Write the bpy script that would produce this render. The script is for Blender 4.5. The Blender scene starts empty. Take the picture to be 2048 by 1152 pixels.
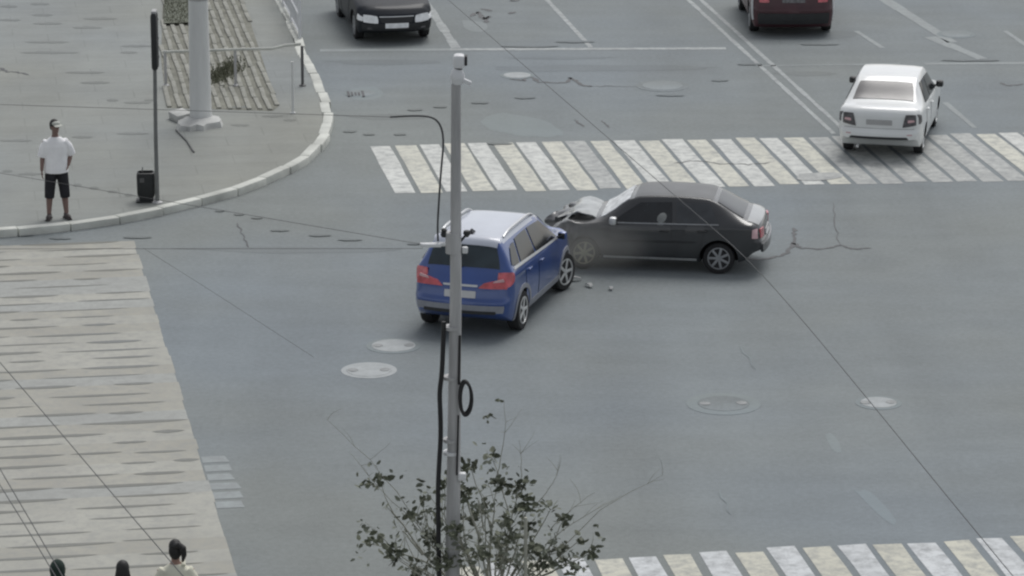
import bpy, bmesh, math, random
import numpy as np
from mathutils import Vector, Matrix, noise as mnoise

rnd = random.Random(7)
sc = bpy.context.scene
COL = sc.collection
R = math.radians

# ------------------------------------------------------------------ camera
F, PITCH, H, CX, CY = 7150.0, R(15.45), 16.6, 1024.0, 576.0
cam_d = bpy.data.cameras.new('camera')
cam_d.sensor_width = 36.0
cam_d.lens = 36.0 * F / 2048.0
cam_d.clip_end = 3000
cam_d.clip_start = 0.5
cam = bpy.data.objects.new('camera', cam_d)
COL.objects.link(cam)
cam.location = (0, 0, H)
cam.rotation_euler = (R(90) - PITCH, 0, 0)
sc.camera = cam

def ray(px, py):
    a, b = (px - CX) / F, (py - CY) / F
    return Vector((a, math.cos(PITCH) - b * math.sin(PITCH), -math.sin(PITCH) - b * math.cos(PITCH)))

def G(px, py, z=0.0):                       # a survey point on the level z
    d = ray(px, py)
    return Vector((0, 0, H)) + d * ((z - H) / d.z)

def V(px, py, Y):                           # a survey point on the upright plane at distance Y
    d = ray(px, py)
    return Vector((0, 0, H)) + d * (Y / d.y)

# ------------------------------------------------------------------ world and sun
SUN_EL, SUN_AZ = R(58), R(22)
w = bpy.data.worlds.new('World'); sc.world = w; w.use_nodes = True
nt = w.node_tree
bg = nt.nodes['Background']
sky = nt.nodes.new('ShaderNodeTexSky'); sky.sky_type = 'NISHITA'
sky.sun_disc = False; sky.sun_elevation = SUN_EL; sky.sun_rotation = SUN_AZ
sky.air_density = 1.0; sky.dust_density = 2.0; sky.ozone_density = 1.0
hs = nt.nodes.new('ShaderNodeHueSaturation'); hs.inputs['Saturation'].default_value = 0.22     # an overcast sky is nearly grey
nt.links.new(sky.outputs[0], hs.inputs['Color']); nt.links.new(hs.outputs[0], bg.inputs[0]); bg.inputs[1].default_value = 0.118
sl = bpy.data.lights.new('sun', 'SUN'); sl.energy = 1.25; sl.angle = R(32); sl.color = (1.0, 0.98, 0.95)
so = bpy.data.objects.new('sun', sl); COL.objects.link(so)
sdir = Vector((math.sin(SUN_AZ) * math.cos(SUN_EL), math.cos(SUN_AZ) * math.cos(SUN_EL), math.sin(SUN_EL)))
so.rotation_euler = sdir.to_track_quat('Z', 'Y').to_euler()
so.location = (0, 60, 60)
sc.view_settings.view_transform = 'Standard'
sc.view_settings.look = 'None'
sc.view_settings.exposure = 0.22
sc.view_settings.gamma = 1.0
sc.cycles.use_denoising = True
sc.cycles.filter_width = 2.3

# ------------------------------------------------------------------ materials
def mat(name, col, rough=0.6, metal=0.0, coat=0.0, var=0.06, scale=6.0, bump=0.0, bscale=60.0, col2=None, spec=0.5,
        stretch=None, emit=None, coat_rough=0.08, detail=6.0, coat_ior=1.5):
    m = bpy.data.materials.new(name); m.use_nodes = True
    n = m.node_tree.nodes; l = m.node_tree.links
    b = n['Principled BSDF']
    b.inputs['Roughness'].default_value = rough
    b.inputs['Metallic'].default_value = metal
    b.inputs['Coat Weight'].default_value = coat
    b.inputs['Coat Roughness'].default_value = coat_rough
    b.inputs['Coat IOR'].default_value = coat_ior
    b.inputs['Specular IOR Level'].default_value = spec
    tc = n.new('ShaderNodeTexCoord')
    mp = n.new('ShaderNodeMapping'); l.new(tc.outputs['Object'], mp.inputs[0])
    if stretch: mp.inputs['Scale'].default_value = stretch
    ns = n.new('ShaderNodeTexNoise'); ns.inputs['Scale'].default_value = scale; ns.inputs['Detail'].default_value = detail
    l.new(mp.outputs[0], ns.inputs['Vector'])
    rp = n.new('ShaderNodeValToRGB'); l.new(ns.outputs[0], rp.inputs[0])
    c2 = col2 or tuple(c * (1 - var) for c in col)
    c1 = tuple(min(1, c * (1 + var)) for c in col) if not col2 else col
    rp.color_ramp.elements[0].position = 0.3; rp.color_ramp.elements[1].position = 0.7
    rp.color_ramp.elements[0].color = (*c2, 1); rp.color_ramp.elements[1].color = (*c1, 1)
    l.new(rp.outputs[0], b.inputs['Base Color'])
    if bump:
        nb = n.new('ShaderNodeTexNoise'); nb.inputs['Scale'].default_value = bscale; nb.inputs['Detail'].default_value = 4
        l.new(tc.outputs['Object'], nb.inputs['Vector'])
        bp = n.new('ShaderNodeBump'); bp.inputs['Strength'].default_value = bump; bp.inputs['Distance'].default_value = 0.02
        l.new(nb.outputs[0], bp.inputs['Height']); l.new(bp.outputs[0], b.inputs['Normal'])
    if emit:
        b.inputs['Emission Color'].default_value = (*emit[0], 1); b.inputs['Emission Strength'].default_value = emit[1]
    return m

def ground_mat(name, base, streak=0.05, big=0.10, fine=0.10, ang=0.0, tint=(1, 1, 1), joints=0.0):
    """aggregate speckle, broad blotches and faint worn bands that run across the road"""
    m = bpy.data.materials.new(name); m.use_nodes = True
    n = m.node_tree.nodes; l = m.node_tree.links
    b = n['Principled BSDF']; b.inputs['Roughness'].default_value = 0.78; b.inputs['Specular IOR Level'].default_value = 0.35
    tc = n.new('ShaderNodeTexCoord')
    def noise(scale, detail, sx=1, sy=1, rot=0.0):
        mp = n.new('ShaderNodeMapping'); mp.inputs['Scale'].default_value = (sx, sy, 1); mp.inputs['Rotation'].default_value = (0, 0, rot)
        l.new(tc.outputs['Object'], mp.inputs[0])
        t = n.new('ShaderNodeTexNoise'); t.inputs['Scale'].default_value = scale; t.inputs['Detail'].default_value = detail
        l.new(mp.outputs[0], t.inputs['Vector']); return t.outputs[0]
    def math_(op, a, c):
        q = n.new('ShaderNodeMath'); q.operation = op
        for i, v in enumerate((a, c)):
            if isinstance(v, (int, float)): q.inputs[i].default_value = v
            else: l.new(v, q.inputs[i])
        return q.outputs[0]
    def centred(o, amp): return math_('MULTIPLY', math_('SUBTRACT', o, 0.5), amp * 2)
    s = centred(noise(0.22, 4), big)
    s = math_('ADD', s, centred(noise(1.3, 5), big * 0.7))
    s = math_('ADD', s, centred(noise(38, 3), fine))
    s = math_('ADD', s, centred(noise(11, 4), fine * 0.9))
    s = math_('ADD', s, centred(noise(0.55, 3, 1.0, 0.06, R(-8.9)), streak * 1.1))
    s = math_('ADD', s, centred(noise(1.0, 3, 0.35, 1.7, ang), streak))
    s = math_('ADD', s, centred(noise(0.5, 2, 1.5, 0.05, R(9.2)), streak * 0.9))
    if joints:
        br = n.new('ShaderNodeTexBrick'); br.inputs['Scale'].default_value = 1.0
        br.inputs['Brick Width'].default_value = 1.6; br.inputs['Row Height'].default_value = 0.8
        br.inputs['Mortar Size'].default_value = 0.02; br.inputs['Mortar Smooth'].default_value = 0.5
        br.inputs['Color1'].default_value = (1, 1, 1, 1); br.inputs['Color2'].default_value = (0.9, 0.9, 0.9, 1); br.inputs['Mortar'].default_value = (0, 0, 0, 1)
        mp = n.new('ShaderNodeMapping'); mp.inputs['Rotation'].default_value = (0, 0, R(-9.2)); l.new(tc.outputs['Object'], mp.inputs[0])
        l.new(mp.outputs[0], br.inputs['Vector'])
        sepc = n.new('ShaderNodeSeparateColor'); l.new(br.outputs['Color'], sepc.inputs[0])
        s = math_('ADD', s, math_('MULTIPLY', math_('SUBTRACT', sepc.outputs[0], 1.0), math_('MULTIPLY', noise(0.7, 2), joints)))
    s = math_('ADD', s, 1.0)
    cm = n.new('ShaderNodeVectorMath'); cm.operation = 'SCALE'; cm.inputs[0].default_value = base
    l.new(s, cm.inputs['Scale'])
    # warm and cool tones
    hue = n.new('ShaderNodeMix'); hue.data_type = 'RGBA'; hue.blend_type = 'MULTIPLY'
    hue.inputs[0].default_value = 1.0
    rp = n.new('ShaderNodeValToRGB'); l.new(noise(0.12, 3), rp.inputs[0])
    rp.color_ramp.elements[0].position = 0.35; rp.color_ramp.elements[1].position = 0.65
    rp.color_ramp.elements[0].color = (1.03, 1.0, 0.95, 1); rp.color_ramp.elements[1].color = (0.98, 1.0, 1.05, 1)
    l.new(cm.outputs[0], hue.inputs[6]); l.new(rp.outputs[0], hue.inputs[7])
    l.new(hue.outputs[2], b.inputs['Base Color'])
    bp = n.new('ShaderNodeBump'); bp.inputs['Strength'].default_value = 0.25; bp.inputs['Distance'].default_value = 0.01
    l.new(noise(70, 3), bp.inputs['Height']); l.new(bp.outputs[0], b.inputs['Normal'])
    return m

def paint_mat(name, col, under=(0.2, 0.21, 0.215), wear=0.45, sx=1.0):
    """road paint worn through to the asphalt in patches"""
    m = bpy.data.materials.new(name); m.use_nodes = True
    n = m.node_tree.nodes; l = m.node_tree.links
    b = n['Principled BSDF']; b.inputs['Roughness'].default_value = 0.7
    tc = n.new('ShaderNodeTexCoord')
    def noise(scale, detail, rough=0.6):
        t = n.new('ShaderNodeTexNoise'); t.inputs['Scale'].default_value = scale; t.inputs['Detail'].default_value = detail
        t.inputs['Roughness'].default_value = rough
        l.new(tc.outputs['Object'], t.inputs['Vector']); return t.outputs[0]
    r1 = n.new('ShaderNodeValToRGB'); l.new(noise(4.5, 9, 0.74), r1.inputs[0])
    r1.color_ramp.elements[0].position = 1 - wear - 0.10; r1.color_ramp.elements[1].position = 1 - wear + 0.16
    r1.color_ramp.elements[0].color = (0, 0, 0, 1); r1.color_ramp.elements[1].color = (0.8, 0.8, 0.8, 1)
    r2 = n.new('ShaderNodeValToRGB'); l.new(noise(0.55, 3), r2.inputs[0])
    r2.color_ramp.elements[0].position = 0.35; r2.color_ramp.elements[1].position = 0.65
    r2.color_ramp.elements[0].color = (*[c * 0.9 for c in col], 1); r2.color_ramp.elements[1].color = (*[min(1, c * 1.06) for c in col], 1)
    mx = n.new('ShaderNodeMix'); mx.data_type = 'RGBA'
    l.new(r1.outputs[0], mx.inputs[0]); l.new(r2.outputs[0], mx.inputs[6]); mx.inputs[7].default_value = (*under, 1)
    l.new(mx.outputs[2], b.inputs['Base Color'])
    bp = n.new('ShaderNodeBump'); bp.inputs['Strength'].default_value = 0.2; bp.inputs['Distance'].default_value = 0.01
    l.new(noise(60, 3), bp.inputs['Height']); l.new(bp.outputs[0], b.inputs['Normal'])
    return m

ASPH = (0.184, 0.206, 0.211)
M = {}
M['asphalt'] = ground_mat('asphalt', ASPH, streak=0.10, big=0.13, fine=0.20)
M['pavement'] = ground_mat('pavement_asphalt', (0.238, 0.251, 0.237), streak=0.13, big=0.13, fine=0.10, ang=0.0, joints=0.22)
M['patch'] = ground_mat('asphalt_repair', (0.225, 0.25, 0.255), big=0.12, fine=0.12)
M['worn'] = ground_mat('worn_asphalt', (0.205, 0.235, 0.24), big=0.10)
M['tar'] = mat('bitumen', (0.035, 0.037, 0.04), 0.5, var=0.3, scale=12, bump=0.3)
M['white_paint'] = paint_mat('white_road_paint', (0.58, 0.59, 0.56), wear=0.46)
M['cream_paint'] = paint_mat('cream_road_paint', (0.56, 0.555, 0.48), wear=0.46)
M['dirty_paint'] = paint_mat('dirty_road_paint', (0.45, 0.46, 0.44), wear=0.52)
M['near_white'] = paint_mat('fresh_white_paint', (0.55, 0.57, 0.58), wear=0.47)
M['near_cream'] = paint_mat('fresh_yellow_paint', (0.52, 0.51, 0.43), wear=0.47)
M['old_paint'] = paint_mat('old_crossing_paint', (0.355, 0.352, 0.312), under=(.25,.255,.24), wear=0.46)
M['old_paint_b'] = paint_mat('old_crossing_paint_warm', (0.325, 0.318, 0.275), under=(.25,.255,.24), wear=0.47)
M['old_joint'] = ground_mat('crossing_gap', (0.245, 0.25, 0.232), big=0.15)
M['line_paint'] = paint_mat('line_paint', (0.40, 0.43, 0.425), wear=0.56)
M['faint_paint'] = paint_mat('faint_line_paint', (0.265, 0.295, 0.295), wear=0.5)
M['kerb'] = mat('kerb_concrete', (0.53, 0.54, 0.50), 0.85, var=0.22, scale=1.7, bump=0.4, bscale=25)
M['concrete'] = mat('pale_concrete', (0.62, 0.63, 0.62), 0.85, var=0.10, scale=1.2, bump=0.3, bscale=20, stretch=(3, 3, 0.5))
M['footing'] = mat('rough_concrete', (0.46, 0.465, 0.45), 0.9, var=0.18, scale=3, bump=0.6, bscale=14)
M['rib'] = mat('pale_paving_strip', (0.275, 0.276, 0.245), 0.9, var=0.16, scale=4, bump=0.4, bscale=30)
M['soil'] = mat('dry_soil', (0.195, 0.195, 0.165), 0.95, var=0.25, scale=3, bump=0.7, bscale=20)
M['grass'] = mat('grass_blade', (0.135, 0.14, 0.095), 0.8, var=0.3, scale=8)
M['grass_ground'] = mat('grass_ground', (0.135, 0.145, 0.115), 0.95, var=0.3, scale=5, bump=0.7, bscale=18)
M['manhole'] = mat('manhole_concrete', (0.36, 0.38, 0.385), 0.85, var=0.12, scale=5, bump=0.4, bscale=30)
M['manhole_dark'] = mat('manhole_iron', (0.23, 0.24, 0.24), 0.6, metal=0.2, var=0.2, scale=10, bump=0.5, bscale=40)
M['galv'] = mat('galvanised_steel', (0.40, 0.40, 0.40), 0.65, metal=0.1, var=0.22, scale=1.5, stretch=(6, 6, 0.7))
M['white_metal'] = mat('white_enamel', (0.66, 0.67, 0.68), 0.45, var=0.08, scale=5)
M['black_rubber'] = mat('black_rubber', (0.012, 0.012, 0.013), 0.6, var=0.3, scale=8)
M['wire'] = mat('dark_wire', (0.05, 0.052, 0.054), 0.55, var=0.2)
M['grey_wire'] = mat('grey_wire', (0.10, 0.10, 0.10), 0.6, var=0.2)
M['black_plastic'] = mat('black_plastic', (0.016, 0.018, 0.019), 0.55, var=0.2, scale=9)
M['grey_plastic'] = mat('grey_cladding', (0.25, 0.26, 0.29), 0.55, var=0.1, scale=9)
M['dark_trim'] = mat('dark_trim', (0.02, 0.021, 0.023), 0.5, var=0.2, scale=9)
M['arch'] = mat('wheel_well', (0.008, 0.008, 0.009), 0.9, var=0.3)
M['glass'] = mat('car_glass', (0.012, 0.014, 0.016), 0.10, var=0.4, scale=2.5, spec=0.6)
M['grey_glass'] = mat('misted_car_glass', (0.12, 0.117, 0.117), 0.25, var=0.25, scale=2.2, spec=0.5, stretch=(1, 1, 3))
M['crazed_glass'] = mat('shattered_glass', (0.66, 0.68, 0.69), 0.35, var=0.35, scale=9, bump=0.8, bscale=24)
M['tyre'] = mat('tyre_rubber', (0.018, 0.018, 0.019), 0.8, var=0.3, scale=14, bump=0.3, bscale=50)
M['alloy'] = mat('alloy', (0.60, 0.61, 0.61), 0.4, metal=0.35, var=0.08)
M['dull_alloy'] = mat('dull_alloy', (0.30, 0.31, 0.32), 0.5, metal=0.35, var=0.12)
M['dusty_steel'] = mat('dusty_steel', (0.22, 0.215, 0.15), 0.7, metal=0.1, var=0.25)
M['chrome'] = mat('bright_trim', (0.62, 0.63, 0.64), 0.3, metal=0.5, var=0.05)
M['plate'] = mat('number_plate_white', (0.55, 0.55, 0.55), 0.5, var=0.05)
M['red_lamp'] = mat('red_lamp', (0.55, 0.10, 0.12), 0.2, coat=0.6, var=0.25, scale=9)
M['pink_lamp'] = mat('pale_red_lamp', (0.62, 0.40, 0.42), 0.2, coat=0.6, var=0.1, scale=9)
M['clear_lamp'] = mat('clear_lamp', (0.86, 0.87, 0.88), 0.15, coat=0.8, var=0.12, scale=9)
M['dark_lamp'] = mat('smoked_lamp', (0.09, 0.085, 0.09), 0.2, coat=0.6, var=0.6, scale=12)
M['blue'] = mat('blue_paint', (0.015, 0.060, 0.245), 0.35, metal=0.2, coat=1.0, var=0.12, scale=2.0, coat_ior=1.6)
M['sheen_roof'] = mat('sky_sheen_roof_paint', (0.44, 0.47, 0.54), 0.4, coat=0.8, var=0.06, scale=2)  # pale base colour paints the sky's reflection onto the SUV roof
M['black'] = mat('dusty_black_paint', (0.020, 0.022, 0.025), 0.45, coat=0.9, var=0.25, scale=2.0, coat_rough=0.14, coat_ior=1.5)
M['white'] = mat('white_paint', (0.73, 0.745, 0.74), 0.4, coat=0.8, var=0.03, scale=2)
M['night'] = mat('blue_black_paint', (0.010, 0.013, 0.019), 0.55, coat=0.15, var=0.2, scale=2, spec=0.25)
M['maroon'] = mat('maroon_paint', (0.058, 0.015, 0.021), 0.5, coat=0.3, var=0.25, scale=2)
M['airbag'] = mat('airbag_fabric', (0.22, 0.23, 0.225), 0.8, var=0.1, scale=6, bump=0.3)
M['skin'] = mat('skin', (0.30, 0.185, 0.145), 0.6, var=0.1, scale=8)
M['tan_skin'] = mat('tanned_skin', (0.20, 0.128, 0.11), 0.6, var=0.1, scale=8)
M['hair'] = mat('dark_hair', (0.012, 0.011, 0.011), 0.6, var=0.4, scale=30, stretch=(3, 3, 0.4))
M['tee'] = mat('white_cotton', (0.86, 0.86, 0.87), 0.9, var=0.05, scale=5, bump=0.5, bscale=9)
M['shorts'] = mat('black_cotton', (0.016, 0.016, 0.020), 0.9, var=0.3, scale=6, bump=0.5, bscale=12)
M['shoe'] = mat('dark_shoe', (0.045, 0.036, 0.035), 0.7, var=0.2)
M['visor'] = mat('pale_cap', (0.45, 0.46, 0.42), 0.85, var=0.08)
M['green_cloth'] = mat('dark_green_cloth', (0.014, 0.030, 0.024), 0.9, var=0.35, scale=10, bump=0.4, bscale=16)
M['grey_cloth'] = mat('charcoal_cloth', (0.03, 0.03, 0.034), 0.9, var=0.3, scale=8)
M['cream_cloth'] = mat('cream_cloth', (0.66, 0.65, 0.54), 0.9, var=0.08, scale=8)
M['denim'] = mat('blue_denim', (0.05, 0.07, 0.12), 0.9, var=0.2, scale=9)
M['bark'] = mat('grey_bark', (0.23, 0.23, 0.185), 0.9, var=0.3, scale=9, bump=0.5, bscale=30, stretch=(2, 2, 0.5))
M['pale_bark'] = mat('pale_bark', (0.34, 0.34, 0.29), 0.85, var=0.2, scale=9, stretch=(2, 2, 0.5))
M['leaf'] = mat('olive_leaf', (0.092, 0.102, 0.068), 0.7, var=0.45, scale=3)
M['leaf_grey'] = mat('grey_green_leaf', (0.18, 0.195, 0.155), 0.75, var=0.35, scale=3)
M['sticker'] = mat('faded_sticker', (0.10, 0.10, 0.10), 0.6, var=0.2)
M['shard'] = mat('grey_plastic_shard', (0.30, 0.31, 0.31), 0.6, var=0.2)

# ------------------------------------------------------------------ mesh helpers
def link(name, me, m, parent=None, smooth=True, angle=None):
    o = bpy.data.objects.new(name, me)
    if m is not None:
        for q in (m if isinstance(m, (list, tuple)) else [m]): me.materials.append(q)
    if smooth:
        me.polygons.foreach_set('use_smooth', [True] * len(me.polygons))
        me.set_sharp_from_angle(angle=R(angle or 38))
    COL.objects.link(o)
    if parent is not None: o.parent = parent
    return o

def thing(name, label, cat, loc=(0, 0, 0), rz=0.0, group=None):
    o = bpy.data.objects.new(name, None); COL.objects.link(o)
    o.empty_display_size = 0.3
    o.location = loc; o.rotation_euler = (0, 0, rz)
    o['label'] = label; o['category'] = cat
    if group: o['group'] = group
    return o

def tag(o, label, cat, group=None):
    o['label'] = label; o['category'] = cat
    if group: o['group'] = group
    return o

def structure(o, kind='structure'):
    o['kind'] = kind
    return o

class MB:
    def __init__(s): s.v = []; s.f = []; s.mi = []
    def add(s, vs, fs, mi=0):
        b = len(s.v); s.v += [tuple(p) for p in vs]
        s.f += [tuple(i + b for i in f) for f in fs]; s.mi += [mi] * len(fs)
        return s
    def box(s, c, d, rz=0.0, mi=0, bevel=0.0, rot=None):
        hx, hy, hz = d[0] / 2, d[1] / 2, d[2] / 2
        mt = rot if rot is not None else Matrix.Rotation(rz, 3, 'Z')
        if bevel <= 0:
            vs = [mt @ Vector((x * hx, y * hy, z * hz)) + Vector(c) for z in (-1, 1) for x, y in ((-1, -1), (1, -1), (1, 1), (-1, 1))]
            return s.add(vs, [(3, 2, 1, 0), (4, 5, 6, 7), (0, 1, 5, 4), (1, 2, 6, 5), (2, 3, 7, 6), (3, 0, 4, 7)], mi)
        bm = bmesh.new(); bmesh.ops.create_cube(bm, size=1.0)
        for q in bm.verts: q.co = Vector((q.co.x * d[0], q.co.y * d[1], q.co.z * d[2]))
        bmesh.ops.bevel(bm, geom=list(bm.edges), offset=bevel, segments=2, affect='EDGES', profile=0.5)
        bm.verts.index_update()
        s.add([mt @ q.co + Vector(c) for q in bm.verts], [[q.index for q in fc.verts] for fc in bm.faces], mi)
        bm.free(); return s
    def tube(s, pts, rad, n=8, mi=0, caps=True, flat=None):
        pts = [Vector(p) for p in pts]
        if isinstance(rad, (int, float)): rad = [rad] * len(pts)
        vs = []; up = None
        for i, p in enumerate(pts):
            t = (pts[min(i + 1, len(pts) - 1)] - pts[max(i - 1, 0)])
            if t.length < 1e-9: t = Vector((0, 0, 1))
            t.normalize()
            if up is None: up = t.orthogonal().normalized()
            up = (up - t * up.dot(t))
            if up.length < 1e-6: up = t.orthogonal()
            up.normalize(); sd = t.cross(up)
            for k in range(n):
                a = 2 * math.pi * k / n
                vs.append(p + (up * math.cos(a) + sd * math.sin(a)) * rad[i])
        fs = [(i * n + k, i * n + (k + 1) % n, (i + 1) * n + (k + 1) % n, (i + 1) * n + k) for i in range(len(pts) - 1) for k in range(n)]
        if caps:
            fs.append(tuple(range(n - 1, -1, -1))); b = (len(pts) - 1) * n; fs.append(tuple(range(b, b + n)))
        return s.add(vs, fs, mi)
    def loft(s, rings, mi=0, caps=True):
        """rings: lists of the same number of points"""
        n = len(rings[0]); vs = [p for r_ in rings for p in r_]
        fs = [(i * n + k, i * n + (k + 1) % n, (i + 1) * n + (k + 1) % n, (i + 1) * n + k) for i in range(len(rings) - 1) for k in range(n)]
        if caps:
            fs.append(tuple(range(n - 1, -1, -1))); b = (len(rings) - 1) * n; fs.append(tuple(range(b, b + n)))
        return s.add(vs, fs, mi)
    def ell(s, c, r, nu=14, nv=9, mi=0, rot=None):
        vs = []; c = Vector(c)
        for j in range(1, nv):
            a = math.pi * j / nv
            for k in range(nu):
                b = 2 * math.pi * k / nu
                p = Vector((r[0] * math.sin(a) * math.cos(b), r[1] * math.sin(a) * math.sin(b), r[2] * math.cos(a)))
                vs.append(c + (rot @ p if rot is not None else p))
        tp = Vector((0, 0, r[2])); bt = Vector((0, 0, -r[2]))
        vs.append(c + (rot @ tp if rot is not None else tp)); vs.append(c + (rot @ bt if rot is not None else bt))
        T = len(vs) - 2; fs = []
        for k in range(nu): fs.append((T, k, (k + 1) % nu))
        for j in range(nv - 2):
            for k in range(nu): fs.append((j * nu + k, (j + 1) * nu + k, (j + 1) * nu + (k + 1) % nu, j * nu + (k + 1) % nu))
        b = (nv - 2) * nu
        for k in range(nu): fs.append((T + 1, b + (k + 1) % nu, b + k))
        return s.add(vs, fs, mi)
    def disc_lathe(s, prof, n=28, c=(0, 0, 0), axis='Y', mi=0):
        """prof: (radius, along axis) list; closed onto the axis where radius is 0"""
        vs = []; c = Vector(c)
        for r_, h in prof:
            for k in range(n):
                a = 2 * math.pi * k / n
                q = (r_ * math.cos(a), h, r_ * math.sin(a)) if axis == 'Y' else (r_ * math.cos(a), r_ * math.sin(a), h)
                vs.append(c + Vector(q))
        fs = [(i * n + k, i * n + (k + 1) % n, (i + 1) * n + (k + 1) % n, (i + 1) * n + k) for i in range(len(prof) - 1) for k in range(n)]
        fs.append(tuple(range(n))); b = (len(prof) - 1) * n; fs.append(tuple(range(b, b + n)))
        return s.add(vs, fs, mi)
    def mesh(s, name, fix=True):
        me = bpy.data.meshes.new(name)
        me.from_pydata([tuple(p) for p in s.v], [], s.f)
        me.polygons.foreach_set('material_index', s.mi)
        if fix:
            bm = bmesh.new(); bm.from_mesh(me)
            bmesh.ops.recalc_face_normals(bm, faces=list(bm.faces))
            bm.to_mesh(me); bm.free()
        me.update(); return me
    def build(s, name, m, parent=None, smooth=True, angle=None, fix=True):
        return link(name, s.mesh(name, fix), m, parent, smooth, angle)

def remeshed(mb, name, m, voxel, parent, smooth_it=4):
    me = mb.mesh(name)
    t = bpy.data.objects.new('tmp', me); COL.objects.link(t)
    md = t.modifiers.new('r', 'REMESH'); md.mode = 'VOXEL'; md.voxel_size = voxel
    ms = t.modifiers.new('s', 'SMOOTH'); ms.iterations = smooth_it; ms.factor = 0.5
    dg = bpy.context.evaluated_depsgraph_get()
    out = bpy.data.meshes.new_from_object(t.evaluated_get(dg))
    bpy.data.objects.remove(t); bpy.data.meshes.remove(me)
    out.name = name; out.materials.clear()
    return link(name, out, m, parent, True, 80)

# ------------------------------------------------------------------ ground
ROAD = R(98.9)                                  # direction of the main road
RD = Vector((math.cos(ROAD), math.sin(ROAD), 0))
CD = Vector((math.cos(ROAD - R(90)), math.sin(ROAD - R(90)), 0))   # across it, to the right

def sheet(name, pts, z, m, kind='structure'):
    me = bpy.data.meshes.new(name)
    me.from_pydata([(p[0], p[1], z) for p in pts], [], [tuple(range(len(pts)))])
    me.update()
    if me.polygons[0].normal.z < 0: me.flip_normals()
    o = link(name, me, m, None, False); return structure(o, kind)

sheet('road', [(-600, -100), (600, -100), (600, 900), (-600, 900)], 0.0, M['asphalt'])

def slab(name, pts, z, m):
    n = len(pts); mb = MB()
    mb.add([(p[0], p[1], z) for p in pts] + [(p[0], p[1], -0.05) for p in pts],
           [tuple(range(n))] + [(i, (i + 1) % n, n + (i + 1) % n, n + i) for i in range(n)])
    return structure(mb.build(name, m, None, False))

kpx = [(597, 70), (611, 112), (626, 142), (643, 172), (657, 205), (666, 240), (662, 272), (650, 298), (628, 322), (590, 345),
       (536, 370), (470, 395), (400, 414), (330, 431), (260, 446), (190, 457), (110, 467), (0, 477), (-200, 492)]
kw = [G(x, y) for x, y in kpx]
kw = [kw[0] + RD * 160] + [kw[0] + RD * 5] + kw + [kw[-1] - CD * 60]

def smooth_poly(p, it=2):
    for _ in range(it):
        q = [p[0]]
        for a, b in zip(p[:-1], p[1:]): q += [a * 0.75 + b * 0.25, a * 0.25 + b * 0.75]
        p = q + [p[-1]]
    return p
kw = smooth_poly(kw, 2)

def offset_poly(p, d):
    out = []
    for i in range(len(p)):
        t = (p[min(i + 1, len(p) - 1)] - p[max(i - 1, 0)]).normalized()
        out.append(p[i] + Vector((-t.y, t.x, 0)) * d)
    return out

def kerb_stones(name, p, wd=0.16, hgt=0.15, stone=1.0, seed=3, side=-1):
    r_ = random.Random(seed); mb = MB()
    # walk the line in stone-long steps
    segs = [(b - a).length for a, b in zip(p[:-1], p[1:])]
    tot = sum(segs)
    def at(s):
        s = max(0, min(tot, s)); i = 0
        while i < len(segs) - 1 and s > segs[i]: s -= segs[i]; i += 1
        return p[i].lerp(p[i + 1], s / max(segs[i], 1e-6))
    s = 0.0
    while s < tot - 0.2:
        ln = min(stone, tot - s) if (s < 120 or True) else 4
        a, b = at(s), at(s + ln)
        d = (b - a); L = d.length
        c = (a + b) / 2; rz = math.atan2(d.y, d.x)
        nrm = Vector((-math.sin(rz), math.cos(rz), 0)) * side
        j = r_.uniform(-0.03, 0.03)
        mb.box(c + nrm * (wd / 2 + j) + Vector((0, 0, hgt / 2 - 0.05 + r_.uniform(-0.012, 0.006))), (L - 0.018, wd, hgt + 0.1), rz + r_.uniform(-0.025, 0.025), bevel=0.02)
        s += ln
    return structure(mb.build(name, M['kerb'], None, True))

# the corner pavement on the left, its kerb on the road side
kerb_stones('kerb', kw, wd=0.21, side=-1)
inner = offset_poly(kw, -0.2)
far_l = Vector((-250, inner[0].y, 0)); near_l = Vector((-250, inner[-1].y, 0))
slab('pavement', inner + [near_l, far_l], 0.13, M['pavement'])

# near pavement below the frame (the shrub and the walkers stand there)
npx = [(-900, 1345), (480, 1300), (640, 1235), (820, 1200), (1060, 1196), (1130, 1225), (1165, 1290)]
nw = [G(x, y) for x, y in npx]
nw = [nw[0] - CD * 40] + nw + [nw[-1] - RD * 60]
nw = smooth_poly(nw, 2)
kerb_stones('kerb', nw, wd=0.16, side=-1, seed=5)
nin = offset_poly(nw, -0.13)
slab('pavement', nin + [Vector((nin[-1].x - 80, nin[-1].y, 0)), Vector((nin[0].x, nin[-1].y, 0))], 0.13, M['pavement'])

# ------------------------------------------------------------------ road markings
def marks(name, quads_by_mat, z=0.004):
    """one structure object of paint: list of (quad, material index)"""
    mats, quads = quads_by_mat
    vs, fs, mi = [], [], []
    for q, k in quads:
        b = len(vs); vs += [(p[0], p[1], z) for p in q]; fs.append(tuple(range(b, b + len(q)))); mi.append(k)
    me = bpy.data.meshes.new(name); me.from_pydata(vs, [], fs)
    me.polygons.foreach_set('material_index', mi)
    me.update()
    bm = bmesh.new(); bm.from_mesh(me)
    for f_ in bm.faces:
        if f_.normal.z < 0: f_.normal_flip()
    bm.to_mesh(me); bm.free()
    return structure(link(name, me, mats, None, False))

def ragged(a, b, c, d, r_, amp=0.03, n=4):
    """quad a-b-c-d with uneven long sides a-b and d-c"""
    out = []
    for i in range(n + 1):
        t = i / n; out.append(a.lerp(b, t) + CD * r_.uniform(-amp, amp))
    for i in range(n + 1):
        t = 1 - i / n; out.append(d.lerp(c, t) + CD * r_.uniform(-amp, amp))
    return out

r1 = random.Random(11)
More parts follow.
